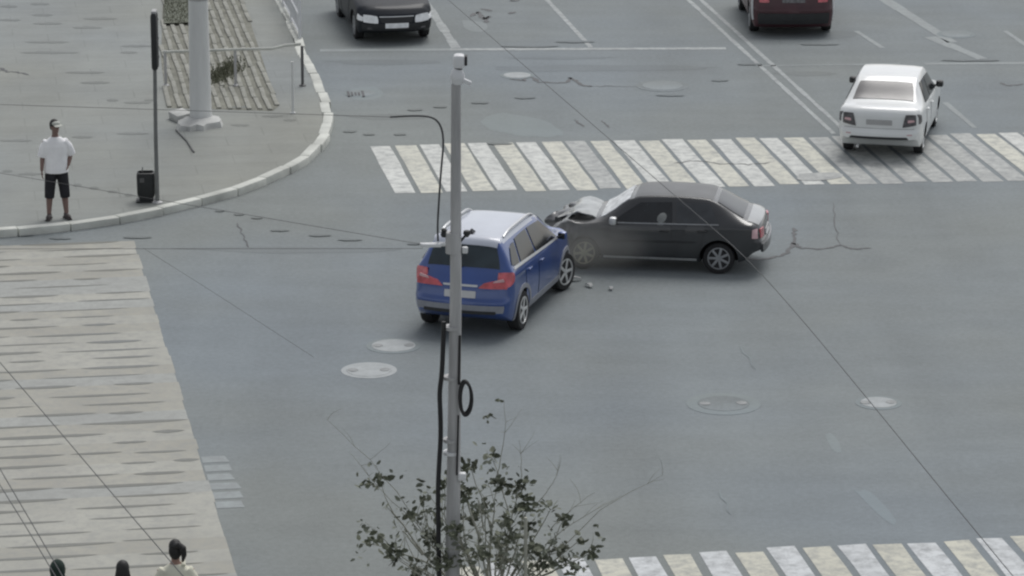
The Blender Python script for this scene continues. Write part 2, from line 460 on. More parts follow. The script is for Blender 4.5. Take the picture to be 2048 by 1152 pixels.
# far crossing
A0, A1 = G(740, 292), G(790, 387)
B0 = G(2048, 266); cross = (B0 - A0).normalized(); sd_ = (A1 - A0)
quads = []; step = 0.5
n_st = 38
for i in range(n_st):
    a = A0 + cross * (i * step + r1.uniform(-0.012, 0.012))
    wd = r1.uniform(0.385, 0.425)
    k = [0, 1][i % 2]
    px_ = 740 + i * 49.4
    if 1580 < px_ < 1960: k = 2
    if 1130 < px_ < 1150 or 1690 < px_ < 1800 : k = 2
    e0 = r1.uniform(-0.08, 0.06); e1 = r1.uniform(-0.08, 0.08)
    u = sd_.normalized()
    quads.append((ragged(a + u * e0, a + sd_ + u * e1, a + sd_ + cross * wd + u * e1, a + cross * wd + u * e0, r1, 0.012, 5), k))
marks('far_crosswalk', ([M['white_paint'], M['cream_paint'], M['dirty_paint']], quads))

# near crossing
A0 = G(1186, 1119); B0 = G(2040, 1075); cross2 = (B0 - A0).normalized(); sd_ = -RD * 4.0
quads = []
for i in range(-4, 34):
    a = A0 + cross2 * (i * 0.492 + r1.uniform(-0.012, 0.012)); wd = r1.uniform(0.36, 0.40)
    e0 = r1.uniform(-0.12, 0.04); u = sd_.normalized()
    quads.append((ragged(a + u * e0, a + sd_, a + sd_ + cross2 * wd, a + cross2 * wd + u * (e0 + r1.uniform(-.04, .04)), r1, 0.014, 5), [0, 1][(i + 1) % 2]))
marks('near_crosswalk', ([M['near_white'], M['near_cream']], quads))

# left crossing: bars lie along the side street
P0, P1 = G(268, 482), G(472, 1146)
u = (P1 - P0).normalized(); Lc = (P1 - P0).length
quads = []; i = 0; s = 0.0
wv = -CD
M['old_paint_c'] = paint_mat('old_crossing_paint_grey', (0.32, 0.33, 0.312), under=(.24,.245,.23), wear=0.48)
M['gap'] = ground_mat('crossing_gap_grime', (0.185, 0.19, 0.176), big=0.2)
gaps = []
while s < Lc + 5.6:
    a = P0 + u * s + wv * r1.uniform(-0.02, 0.02); b = a + u * 0.5
    quads.append(([a, b, b + wv * 4.3, a + wv * 4.3], r1.choice((0, 0, 1, 1, 2))))
    x_ = r1.uniform(-.2, .8)
    while x_ < 4.2:
        ln_ = r1.uniform(.5, 1.9); th = r1.uniform(.035, .11); c0 = a + u * r1.uniform(-.05, .05)
        pts_ = []
        for q_ in range(9):
            t_ = q_ / 8; pts_.append((max(0.0, x_) + (min(4.28, x_ + ln_) - max(0.0, x_)) * t_, th * math.sin(math.pi * min(1, max(0, t_))) ** .6 * r1.uniform(.7, 1)))
        gaps.append(([c0 + wv * p_ + u * h_ for p_, h_ in pts_] + [c0 + wv * p_ - u * h_ * .6 for p_, h_ in pts_[::-1]][1:-1], 0))
        x_ += ln_ + r1.uniform(.0, .75)
    s += 0.5; i += 1
marks('side_crosswalk', ([M['old_paint'], M['old_paint_b'], M['old_paint_c']], quads), 0.006)
marks('worn_crosswalk_gaps', ([M['gap']], gaps), 0.0095)
# older bars showing beside it
quads = []
q0 = G(402, 914)
for i in range(6):
    a = q0 + u * (i * 0.42); quads.append(([a, a + u * 0.3, a + u * 0.3 + CD * r1.uniform(.36, .46), a + CD * r1.uniform(.3, .42)], 0))
marks('old_crosswalk_bars', ([M['faint_paint']], quads))

def line(a, b, wd, r_=r1, dash=None, k=0, amp=0.01):
    d = (b - a); L = d.length; d.normalize(); s_ = Vector((d.y, -d.x, 0)) * wd / 2
    out = []; n = max(1, int(L / 0.9))
    for i in range(n):
        p, q = a + d * (L * i / n), a + d * (L * (i + 1) / n)
        w1 = 1 + r_.uniform(-.15, .15)
        out.append(([p - s_ * w1, q - s_ * w1, q + s_ * w1, p + s_ * w1], k))
    return out

quads = []
# double centre line
a, b = G(1366, -10), G(1668, 268)
dl = (a - b).normalized()
quads += line(b, a + dl * 60, 0.11)
a2, b2 = G(1395, -10), G(1697, 268)
quads += line(b2, a2 + dl * 60, 0.11)
# lane lines on the oncoming side
a, b = G(1085, -10), G(1182, 95); quads += line(b, a + (a - b).normalized() * 3, 0.12)
a, b = G(862, 20), G(912, 96); quads += line(b, a + (a - b).normalized() * 3, 0.2)
# lane line on the far side, in dashes
for p, q in (((1712, 62), (1765, 96)), ((1890, 205), (1950, 256)), ((2010, 62), (2060, 96))):
    quads += line(G(*q), G(*p), 0.12, k=1)
quads += line(G(1905, 85), G(1755, -10), 0.30, k=1)
quads += line(G(1860, 74), G(1965, 118), 0.30, k=1)
# stop line
quads += line(G(900, 99), G(1452, 97), 0.26, k=0); quads += line(G(640, 101), G(900, 99.4), 0.26, k=1)
quads += line(G(1510, 132), G(1800, 128), 0.10, k=1)
quads += line(G(1850, 128), G(2080, 126), 0.22, k=1)
marks('lane_markings', ([M['line_paint'], M['faint_paint']], quads))

# pale worn and repaired areas of the carriageway
def blob(name, px, m, z=0.0055, seed=0, amp=0.06):
    r_ = random.Random(seed); pts = [G(x, y) for x, y in px]
    pts = smooth_poly(pts + [pts[0]], 2)[:-1]
    c = sum(pts, Vector()) / len(pts)
    pts = [c + (p - c) * (1 + r_.uniform(-amp, amp)) for p in pts]
    return sheet(name, pts, z, m)
blob('asphalt_repair', [(1000, 225), (1080, 236), (1130, 262), (1120, 275), (1040, 272), (985, 262), (950, 240)], M['worn'], 0.002, 1)
blob('asphalt_repair', [(1710, 982), (1740, 978), (1800, 1046), (1780, 1052)], M['worn'], 0.002, 2)
blob('asphalt_repair', [(1650, 868), (1668, 866), (1688, 905), (1665, 905)], M['worn'], 0.002, 3)
blob('asphalt_repair', [(925, 40), (975, 44), (972, 66), (930, 62)], M['patch'], 0.002, 4)
blob('asphalt_repair', [(700, 178), (760, 172), (768, 196), (705, 204)], M['worn'], 0.002, 5)
blob('asphalt_repair', [(1600, 348), (1680, 344), (1690, 358), (1590, 364)], M['dirty_paint'], 0.010, 6)

M['stain'] = ground_mat('stained_asphalt', (0.163, 0.182, 0.186), big=0.14, fine=0.14)
for i, px in enumerate(([(1000, 134), (1200, 129), (1430, 132), (1420, 140), (1180, 143), (1010, 144)], [(640, 122), (760, 119), (880, 121), (870, 128), (720, 131)],
                        [(690, 232), (780, 227), (868, 231), (860, 238), (740, 241)], [(1540, 146), (1640, 142), (1690, 148), (1600, 154)], [(340, 497), (560, 492), (800, 497), (780, 505), (520, 508)],
                        [(1000, 116), (1130, 113), (1260, 115), (1120, 120)], [(1500, 66), (1700, 60), (1740, 74), (1560, 82)])):
    blob('oil_stain', px, M['stain'], 0.0025, 40 + i, 0.10)

# bitumen-sealed cracks
def crack(pts, wd, seed, sub=6, z=0.0065):
    r_ = random.Random(seed); P = [G(x, y) for x, y in pts]; path = []
    for a, b in zip(P[:-1], P[1:]):
        for i in range(sub):
            t = i / sub; path.append(a.lerp(b, t) + Vector((r_.uniform(-.03, .03), r_.uniform(-.05, .05), 0)))
    path.append(P[-1]); vs, fs = [], []
    for i, p in enumerate(path):
        t = (path[min(i + 1, len(path) - 1)] - path[max(i - 1, 0)]).normalized()
        s_ = Vector((-t.y, t.x, 0)) * wd * r_.uniform(0.3, 1.0) * (0.25 if i in (0, len(path) - 1) else 1)
        vs += [(p - s_), (p + s_)]
    vs = [(p.x, p.y, z) for p in vs]
    fs = [(2 * i, 2 * i + 1, 2 * i + 3, 2 * i + 2) for i in range(len(path) - 1)]
    return vs, fs
CR = [([(1022, 158), (1048, 162), (1058, 152), (1080, 165), (1130, 166), (1142, 156), (1168, 172), (1185, 173)], .07),
      ([(1185, 173), (1240, 173), (1290, 174)], .022), ([(1290, 176), (1312, 178), (1320, 170), (1352, 181)], .06),
      ([(1480, 517), (1535, 519), (1552, 514), (1572, 508), (1588, 488), (1602, 497), (1650, 499), (1678, 490), (1705, 499), (1742, 497)], .05),
      ([(1588, 490), (1590, 470), (1586, 456)], .05), ([(1680, 492), (1672, 455), (1666, 405)], .014),
      ([(940, 34), (955, 24), (968, 40), (978, 32), (972, 46)], .08), ([(962, 18), (985, 22)], .08), ([(1018, 28), (1032, 24)], .1), ([(1022, 3), (1036, 0)], .1),
      ([(1150, 240), (1168, 254)], .04), ([(1204, 240), (1218, 256)], .03), ([(2000, 166), (2016, 172), (2048, 168)], .06),
      ([(0, 148), (14, 156), (32, 155), (58, 162)], .06)]
for px, wd in CR[:-1]:
    vs, fs = crack(px, wd, len(px) * 7 + int(px[0][0]))
    me = bpy.data.meshes.new('bitumen_seam'); me.from_pydata(vs, [], fs); me.update()
    structure(link('bitumen_seam', me, M['tar'], None, False))
vs, fs = crack(CR[-1][0], .05, 5, z=0.136)
me = bpy.data.meshes.new('bitumen_seam'); me.from_pydata(vs, [], fs); me.update(); structure(link('bitumen_seam', me, M['tar'], None, False))
vs, fs = crack([(1345, 326), (1395, 322), (1440, 328), (1500, 330), (1540, 325)], .03, 15, z=.0085)
me = bpy.data.meshes.new('bitumen_seam'); me.from_pydata(vs, [], fs); me.update(); structure(link('bitumen_seam', me, mat('worn_seam', (.11, .112, .112), .8, var=.3), None, False))
for px in ([(475, 445), (486, 470), (497, 496)], [(1480, 690), (1512, 740)], [(1440, 980), (1462, 1030)]):
    vs, fs = crack(px, .02, 9)
    me = bpy.data.meshes.new('bitumen_seam'); me.from_pydata(vs, [], fs); me.update(); structure(link('bitumen_seam', me, M['worn'] if px[0][0] > 1000 else M['tar'], None, False))

# manholes
def manhole(px, py, r_, m_ring, m_lid, label, ears=True, ring=1.25):
    t = thing('manhole_cover', label, 'manhole cover', G(px, py), 0.05, 'manhole covers in the roadway')
    mb = MB(); mb.disc_lathe([(0.001, 0.0), (r_, 0.0), (r_, 0.012), (r_ * 0.93, 0.016), (r_ * 0.86, 0.011), (r_ * 0.2, 0.013), (0.001, 0.013)], 32, axis='Z')
    mb.build('lid', m_lid, t)
    mb = MB(); mb.disc_lathe([(r_ * 1.01, 0.0), (r_ * ring, 0.0), (r_ * ring, 0.005), (r_ * 1.01, 0.010)], 36, axis='Z')
    o = mb.build('surround', m_ring, t)
    bm = bmesh.new(); bm.from_mesh(o.data)
    bmesh.ops.delete(bm, geom=[f_ for f_ in bm.faces if len(f_.verts) > 4], context='FACES'); bm.to_mesh(o.data); bm.free()
    if ears:
        for s_ in (-1, 1):
            mb = MB(); mb.disc_lathe([(0.001, 0.012), (0.09, 0.012), (0.085, 0.019), (0.001, 0.02)], 14, c=(s_ * r_ * 0.72, 0, 0), axis='Z')
            mb.build('lifting_boss', M['manhole'] if m_lid is M['manhole_dark'] else M['manhole_dark'], t)
    return t
manhole(787, 692, 0.36, M['worn'], M['manhole'], 'pale round manhole cover just below the blue car, the upper of the close pair')
manhole(738, 741, 0.36, M['manhole'], M['manhole'], 'pale mottled manhole cover, the lower left of the close pair below the blue car')
manhole(1447, 808, 0.40, M['worn'], M['asphalt'], 'flush grey manhole cover with a dark rim in the open roadway right of the shrub', ring=1.45)
manhole(1757, 806, 0.28, M['worn'], M['manhole'], 'pale manhole cover crossed by the overhead wire at the right', ring=1.3)
manhole(1034, 151, 0.30, M['worn'], M['manhole'], 'pale manhole cover at the left end of the dark seam beyond the far zebra', ears=False)
manhole(1912, 69, 0.36, M['worn'], M['patch'], 'pale manhole cover in the far lane beyond the white car', ears=False)
manhole(1325, 172, 0.45, M['asphalt'], M['patch'], 'dark grey manhole cover beside the double centre line with bitumen dabs on it', ears=False, ring=1.3)
manhole(722, 187, 0.30, M['worn'], M['patch'], 'grey manhole cover near the kerb with dark marks on its lid', ears=False)
# dark marks on that lid
mb = MB()
for i, (x, w_, h_) in enumerate(((697, 5, 12), (704, 4, 9), (711, 4, 7), (718, 4, 7), (726, 5, 14))):
    c = G(x, 189); mb.box((c.x, c.y, 0.017), (w_ / 95, h_ / 24, 0.008), 0.1)
structure(mb.build('bitumen_seam', M['tar'], None, False))

# ------------------------------------------------------------------ corner pavement: ribbed bed, pole, barrier, bin
PZ = 0.13
def inpoly(p, poly):
    c = False; n = len(poly)
    for i in range(n):
        a, b = poly[i], poly[(i + 1) % n]
        if (a.y > p.y) != (b.y > p.y) and p.x < (b.x - a.x) * (p.y - a.y) / (b.y - a.y) + a.x: c = not c
    return c
bed_px = [(326, 0), (486, 0), (500, 42), (556, 214), (545, 222), (334, 216), (322, 120)]
bed = [G(x, y, PZ) for x, y in bed_px]
far = [bed[1] + RD * 25, bed[0] + RD * 25]
bed_poly = bed[:1] + far[::-1] + bed[1:]
sheet('planting_soil', bed_poly, PZ + 0.004, M['soil'])
# ribs along the road
mb = MB(); r2 = random.Random(4)
xs0 = G(322, 218, PZ)
k = 0.0
while k < 3.4:
    base = xs0 + CD * k - RD * 2
    run = None; s = 0.0
    while s < 34:
        p = base + RD * s; ins = inpoly(p, bed_poly)
        if ins and run is None: run = s
        if (not ins or s > 33.5) and run is not None:
            L = s - run
            if L > 0.4:
                c = base + RD * (run + L / 2)
                nn = max(1, int(L / 1.1))
                for q in range(nn):
                    cc = base + RD * (run + L * (q + 0.5) / nn)
                    mb.box((cc.x + r2.uniform(-.012, .012), cc.y, PZ + 0.02), (L / nn - r2.uniform(.015, .06), 0.10, 0.035 + r2.uniform(-.01, .01)), ROAD + r2.uniform(-.02, .02), bevel=0.012)
            run = None
        s += 0.1
    k += 0.205
structure(mb.build('ribbed_paving', M['rib'], None))

def grass_patch(name, poly_px, n, hgt, seed, kind='stuff'):
    r_ = random.Random(seed); poly = [G(x, y, PZ) for x, y in poly_px]
    x0, x1 = min(p.x for p in poly), max(p.x for p in poly); y0, y1 = min(p.y for p in poly), max(p.y for p in poly)
    vs, fs = [], []
    while n:
        p = Vector((r_.uniform(x0, x1), r_.uniform(y0, y1), PZ + 0.03))
        if not inpoly(p, poly): continue
        n -= 1; a = r_.uniform(0, 6.28); hh = hgt * r_.uniform(.4, 1)
        d = Vector((math.cos(a), math.sin(a), 0)) * 0.018; l_ = Vector((r_.uniform(-.5, .5), r_.uniform(-.5, .5), 1)).normalized() * hh
        b = len(vs); vs += [p - d, p + d, p + l_]; fs.append((b, b + 1, b + 2))
    me = bpy.data.meshes.new(name); me.from_pydata([tuple(v) for v in vs], [], fs); me.update()
    o = link(name, me, M['grass'], None, False); return structure(o, kind)
sheet('lawn', [G(328, 52, PZ), G(384, 50, PZ)] + [G(386, -40, PZ), G(330, -40, PZ)], PZ + 0.068, M['grass_ground'])
grass_patch('grass', [(328, 52), (384, 50), (386, -30), (330, -30)], 2600, 0.10, 21)
def tuft(px, py, wx, wy, n, hgt, seed, label, mg=None):
    r_ = random.Random(seed); c = G(px, py, PZ); t = thing('low_plant', label, 'plant', c, 0, 'low plants in the ribbed bed')
    vs, fs = [], []
    for _ in range(n):
        p = Vector((r_.gauss(0, wx / 2.5), r_.gauss(0, wy / 2.5), 0.05)); a = r_.uniform(0, 6.28); hh = hgt * r_.uniform(.35, 1)
        d = Vector((math.cos(a), math.sin(a), 0)) * 0.022; l_ = Vector((r_.uniform(-.8, .8), r_.uniform(-.8, .8), 1)).normalized() * hh
        b = len(vs); vs += [p - d, p + d, p + l_]; fs.append((b, b + 1, b + 2))
    me = bpy.data.meshes.new('foliage'); me.from_pydata([tuple(v) for v in vs], [], fs); me.update()
    link('foliage', me, M['grass'], t, False)
tuft(436, 157, 0.34, 1.0, 380, 0.11, 31, 'flattened olive plant growing against the foot of the concrete pole, nearer one')
tuft(460, 140, 0.34, 1.0, 380, 0.11, 32, 'olive plant between the pale ribs right of the concrete pole, farther one')

# big concrete pole
pb = G(402, 246, PZ)
t = thing('concrete_pole', 'thick pale tapering concrete pole standing in the ribbed bed on the corner', 'pole', pb)
mb = MB(); mb.disc_lathe([(0.235, 0), (0.225, 0.5), (0.195, 3.2), (0.17, 7), (0.15, 10.5), (0.001, 10.52)], 24, axis='Z'); mb.build('shaft', M['concrete'], t)
mb = MB(); r3 = random.Random(8)
prof = []
n_ = 26
ringA, ringB, ringC = [], [], []
for k in range(n_):
    a = 2 * math.pi * k / n_
    q = 0.42 + 0.10 * math.sin(2 * a + 1) + r3.uniform(-.05, .05)
    ringA.append(Vector((q * math.cos(a) * 1.0, q * math.sin(a) * 1.5 - .25, -0.02)))
    ringB.append(Vector((q * .9 * math.cos(a), q * .9 * math.sin(a) * 1.5 - .25, 0.10 + r3.uniform(-.02, .03))))
    ringC.append(Vector((q * .5 * math.cos(a), q * .5 * math.sin(a) * 1.2 - .15, 0.16)))
mb.loft([ringA, ringB, ringC]); mb.build('footing', M['footing'], t)
mb = MB(); mb.disc_lathe([(0.19, 2.6), (0.212, 2.6), (0.212, 2.68), (0.19, 2.68)], 24, axis='Z'); mb.build('band', M['galv'], t)

# loose concrete block by its foot
bl = G(362, 240, PZ)
t = tag(MB().box((0, 0, .09), (.34, .5, .18), R(28), bevel=0.03).build('concrete_block', M['footing']), 'tilted grey concrete block lying beside the foot of the thick pole', 'block')
t.location = bl; t.rotation_euler = (R(5), R(-6), 0)
# thin dark bar lying on the pavement
a, b = G(352, 262, PZ), G(388, 306, PZ)
mb = MB(); mb.tube([a + Vector((0, 0, .02)), a.lerp(b, .5) + Vector((.04, 0, .02)), b + Vector((0, 0, .02))], .018, 6)
tag(mb.build('dark_bar', M['grey_wire']), 'thin dark bar lying on the pavement in front of the thick pole', 'bar')

# sign pole with the edge-on signal head
sb = G(315, 406, PZ); Ys = sb.y
t = thing('signal_post', 'slim grey post with a narrow black signal head seen edge-on beside the litter bin', 'traffic light', sb)
hz = V(319, 25, Ys).z - PZ
mb = MB(); mb.tube([(0, 0, 0), (0.0, 0, 1.2), (0.02, 0, hz - 1.0), (0.025, 0, hz - .05)], [.042, .038, .036, .034], 12); mb.build('pole', mat('weathered_steel', (.17, .175, .17), .7, var=.15), t)
mb = MB(); mb.disc_lathe([(.10, 0), (.10, .02), (.05, .05), (.04, .05)], 16, axis='Z'); mb.build('base_plate', M['galv'], t)
hh = thing  # keep name short
mb = MB(); mb.box((0.035, -0.05, hz - .53), (.12, .32, 1.08), bevel=.05); hd = mb.build('signal_head', M['black_plastic'], t)
for z_ in (-.36, 0, .36):
    mb = MB(); mb.tube([(.035, .10, hz - .53 + z_ + .02), (.035, .27, hz - .53 + z_ - .01)], [.055, .05], 14, caps=False); v_ = mb.build('visor', M['black_plastic'], hd)
mb = MB(); mb.box((0.035, -.05, hz + .03), (.09, .26, .05), bevel=.015); mb.build('cap', M['galv'], hd)

# litter bin
bb = G(293, 402, PZ)
t = thing('litter_bin', 'black rectangular litter bin standing beside the slim signal post', 'bin', bb, R(4))
mb = MB()
prof = [(.155, .13, .10), (.17, .145, .16), (.175, .15, .50), (.165, .14, .56), (.14, .115, .57), (.13, .105, .50), (.12, .10, .2)]
rings = []
for a_, b_, z_ in prof:
    rg = []
    for k in range(24):
        q = 2 * math.pi * k / 24; e = 0.35
        rg.append(Vector((a_ * math.copysign(abs(math.cos(q)) ** e, math.cos(q)), b_ * math.copysign(abs(math.sin(q)) ** e, math.sin(q)), z_)))
    rings.append(rg)
mb.loft(rings); mb.build('body', M['black_plastic'], t)
mb = MB(); mb.box((0, 0, .015), (.38, .32, .03), bevel=.008); mb.box((0, 0, .065), (.26, .22, .08)); mb.build('stand', M['black_plastic'], t)
mb = MB(); mb.tube([(-.06, 0, .55), (-.06, 0, .66)], .010, 6); mb.build('peg', M['grey_wire'], t)
mb = MB(); mb.box((-.07, -.150, .44), (.085, .006, .085)); mb.build('sticker', M['sticker'], t)

# low barrier across the corner
Yb = G(605, 172, PZ).y
t = thing('pedestrian_barrier', 'pale single-rail barrier across the pavement behind the thick pole', 'barrier', G(605, 172, PZ))
o0 = t.location
def loc(px, py, Y=Yb): return V(px, py, Y) - o0
top = [loc(602, 88), loc(570, 91), loc(545, 97), loc(440, 100), loc(325, 104)]
mb = MB(); mb.tube(top, .032, 8); mb.build('rail', M['kerb'], t)
for px in (604, 470, 330):
    p = loc(px, 92 if px > 590 else 101); mb = MB()
    mb.tube([p, Vector((p.x, p.y, 0.0))], .032, 8); mb.disc_lathe([(.075, 0), (.075, .02), (.03, .05)], 12, c=(p.x, p.y, 0), axis='Z'); mb.build('post', M['grey_wire'] if px > 590 else M['galv'], t)
pp = G(586, 226, PZ)
mb = MB(); mb.tube([(0, 0, 0), (0, 0, 1.1)], .028, 8); mb.disc_lathe([(.06, 0), (.06, .015), (.02, .03)], 10, axis='Z')
o = mb.build('marker_post', M['concrete']); o.location = pp; tag(o, 'thin pale post on the pavement between the barrier end and the kerb bend', 'post')

# white guard railing running away along the kerb
g0, g1 = G(600, 78, PZ), None
t = thing('guard_railing', 'white picket guard railing running away along the kerb behind the dark oncoming car', 'railing', g0)
for zz in (.12, .55, 1.0):
    mb = MB(); mb.tube([(0, 0, zz), RD * 22 + Vector((0, 0, zz))], .028, 6); mb.build('rail', M['white_metal'], t)
for i in range(12):
    p = RD * (i * 2.0); mb = MB(); mb.tube([p, p + Vector((0, 0, 1.08))], .04, 8); mb.build('post', M['white_metal'], t)
mb = MB()
for i in range(88):
    p = RD * (i * .25 + .125); mb.tube([p + Vector((0, 0, .12)), p + Vector((0, 0, 1.0))], .012, 5)
mb.build('pickets', M['white_metal'], t)

M['pave_stain'] = ground_mat('damp_pavement', (0.180, 0.191, 0.181), big=0.18, fine=0.1)
def streak(cx, cy, hw, hh, z, m, seed):
    r_ = random.Random(seed); n_ = 10; up_, lo_ = [], []
    for q in range(n_ + 1):
        t_ = -1 + 2 * q / n_; e = (1 - t_ * t_) ** .5
        up_.append(G(cx + hw * t_, cy - hh * e * r_.uniform(.6, 1.1), z)); lo_.append(G(cx + hw * t_, cy + hh * e * r_.uniform(.6, 1.1), z))
    sheet('damp_patch', up_[1:-1] + [up_[-1]] + lo_[1:-1][::-1] + [lo_[0]], z, m)
for i, (cx, cy, hw) in enumerate(((18, 13, 18), (80, 8, 20), (85, 30, 22), (95, 47, 30), (20, 40, 22), (175, 55, 30), (200, 37, 35), (95, 84, 45), (100, 105, 60), (275, 92, 33), (258, 105, 18),
        (275, 205, 28), (225, 200, 12), (300, 200, 12), (265, 267, 33), (165, 274, 22), (30, 281, 35), (155, 370, 9), (188, 376, 10), (225, 383, 10), (258, 390, 9), (15, 342, 10), (60, 348, 25),
        (170, 145, 40), (190, 165, 30), (480, 214, 20), (545, 232, 22), (580, 240, 14), (480, 250, 20))):
    streak(cx, cy, hw, 2.6 if hw > 11 else 3.2, PZ + 0.0045, M['pave_stain'], i)
for i, (cx, cy, hw) in enumerate(((275, 474, 30), (440, 421, 10), (478, 428, 11), (514, 435, 12), (700, 262, 14), (738, 268, 12), (800, 268, 13), (1000, 287, 26), (830, 487, 16), (640, 470, 24), (700, 479, 26), (560, 460, 20),
        (1050, 195, 22), (960, 205, 18), (880, 213, 14), (830, 219, 16), (1500, 128, 26), (1060, 92, 60), (1150, 83, 40), (1340, 190, 30), (1440, 160, 18), (1940, 120, 60), (1640, 88, 40), (40, 470, 30), (120, 476, 24))):
    streak(cx, cy, hw, 2.4, 0.0145, M['stain'], 60 + i)

# ------------------------------------------------------------------ cars
def pchip(kn):
    x = np.array([k[0] for k in kn], float); y = np.array([k[1] for k in kn], float)
    o = np.argsort(x); x, y = x[o], y[o]; h = np.diff(x); d = np.diff(y) / h
    m = np.zeros(len(x)); m[0], m[-1] = d[0], d[-1]
    for i in range(1, len(x) - 1):
        if d[i - 1] * d[i] <= 0: m[i] = 0
        else:
            w1, w2 = 2 * h[i] + h[i - 1], h[i] + 2 * h[i - 1]
            m[i] = (w1 + w2) / (w1 / d[i - 1] + w2 / d[i])
    def f(q):
        q = min(max(q, x[0]), x[-1]); i = min(max(int(np.searchsorted(x, q) - 1), 0), len(h) - 1)
        t = (q - x[i]) / h[i]; t2, t3 = t * t, t * t * t
        return float((2 * t3 - 3 * t2 + 1) * y[i] + (t3 - 2 * t2 + t) * h[i] * m[i] + (-2 * t3 + 3 * t2) * y[i + 1] + (t3 - t2) * h[i] * m[i + 1])
    return f
def sst(t):
    t = min(1, max(0, t)); return t * t * (3 - 2 * t)

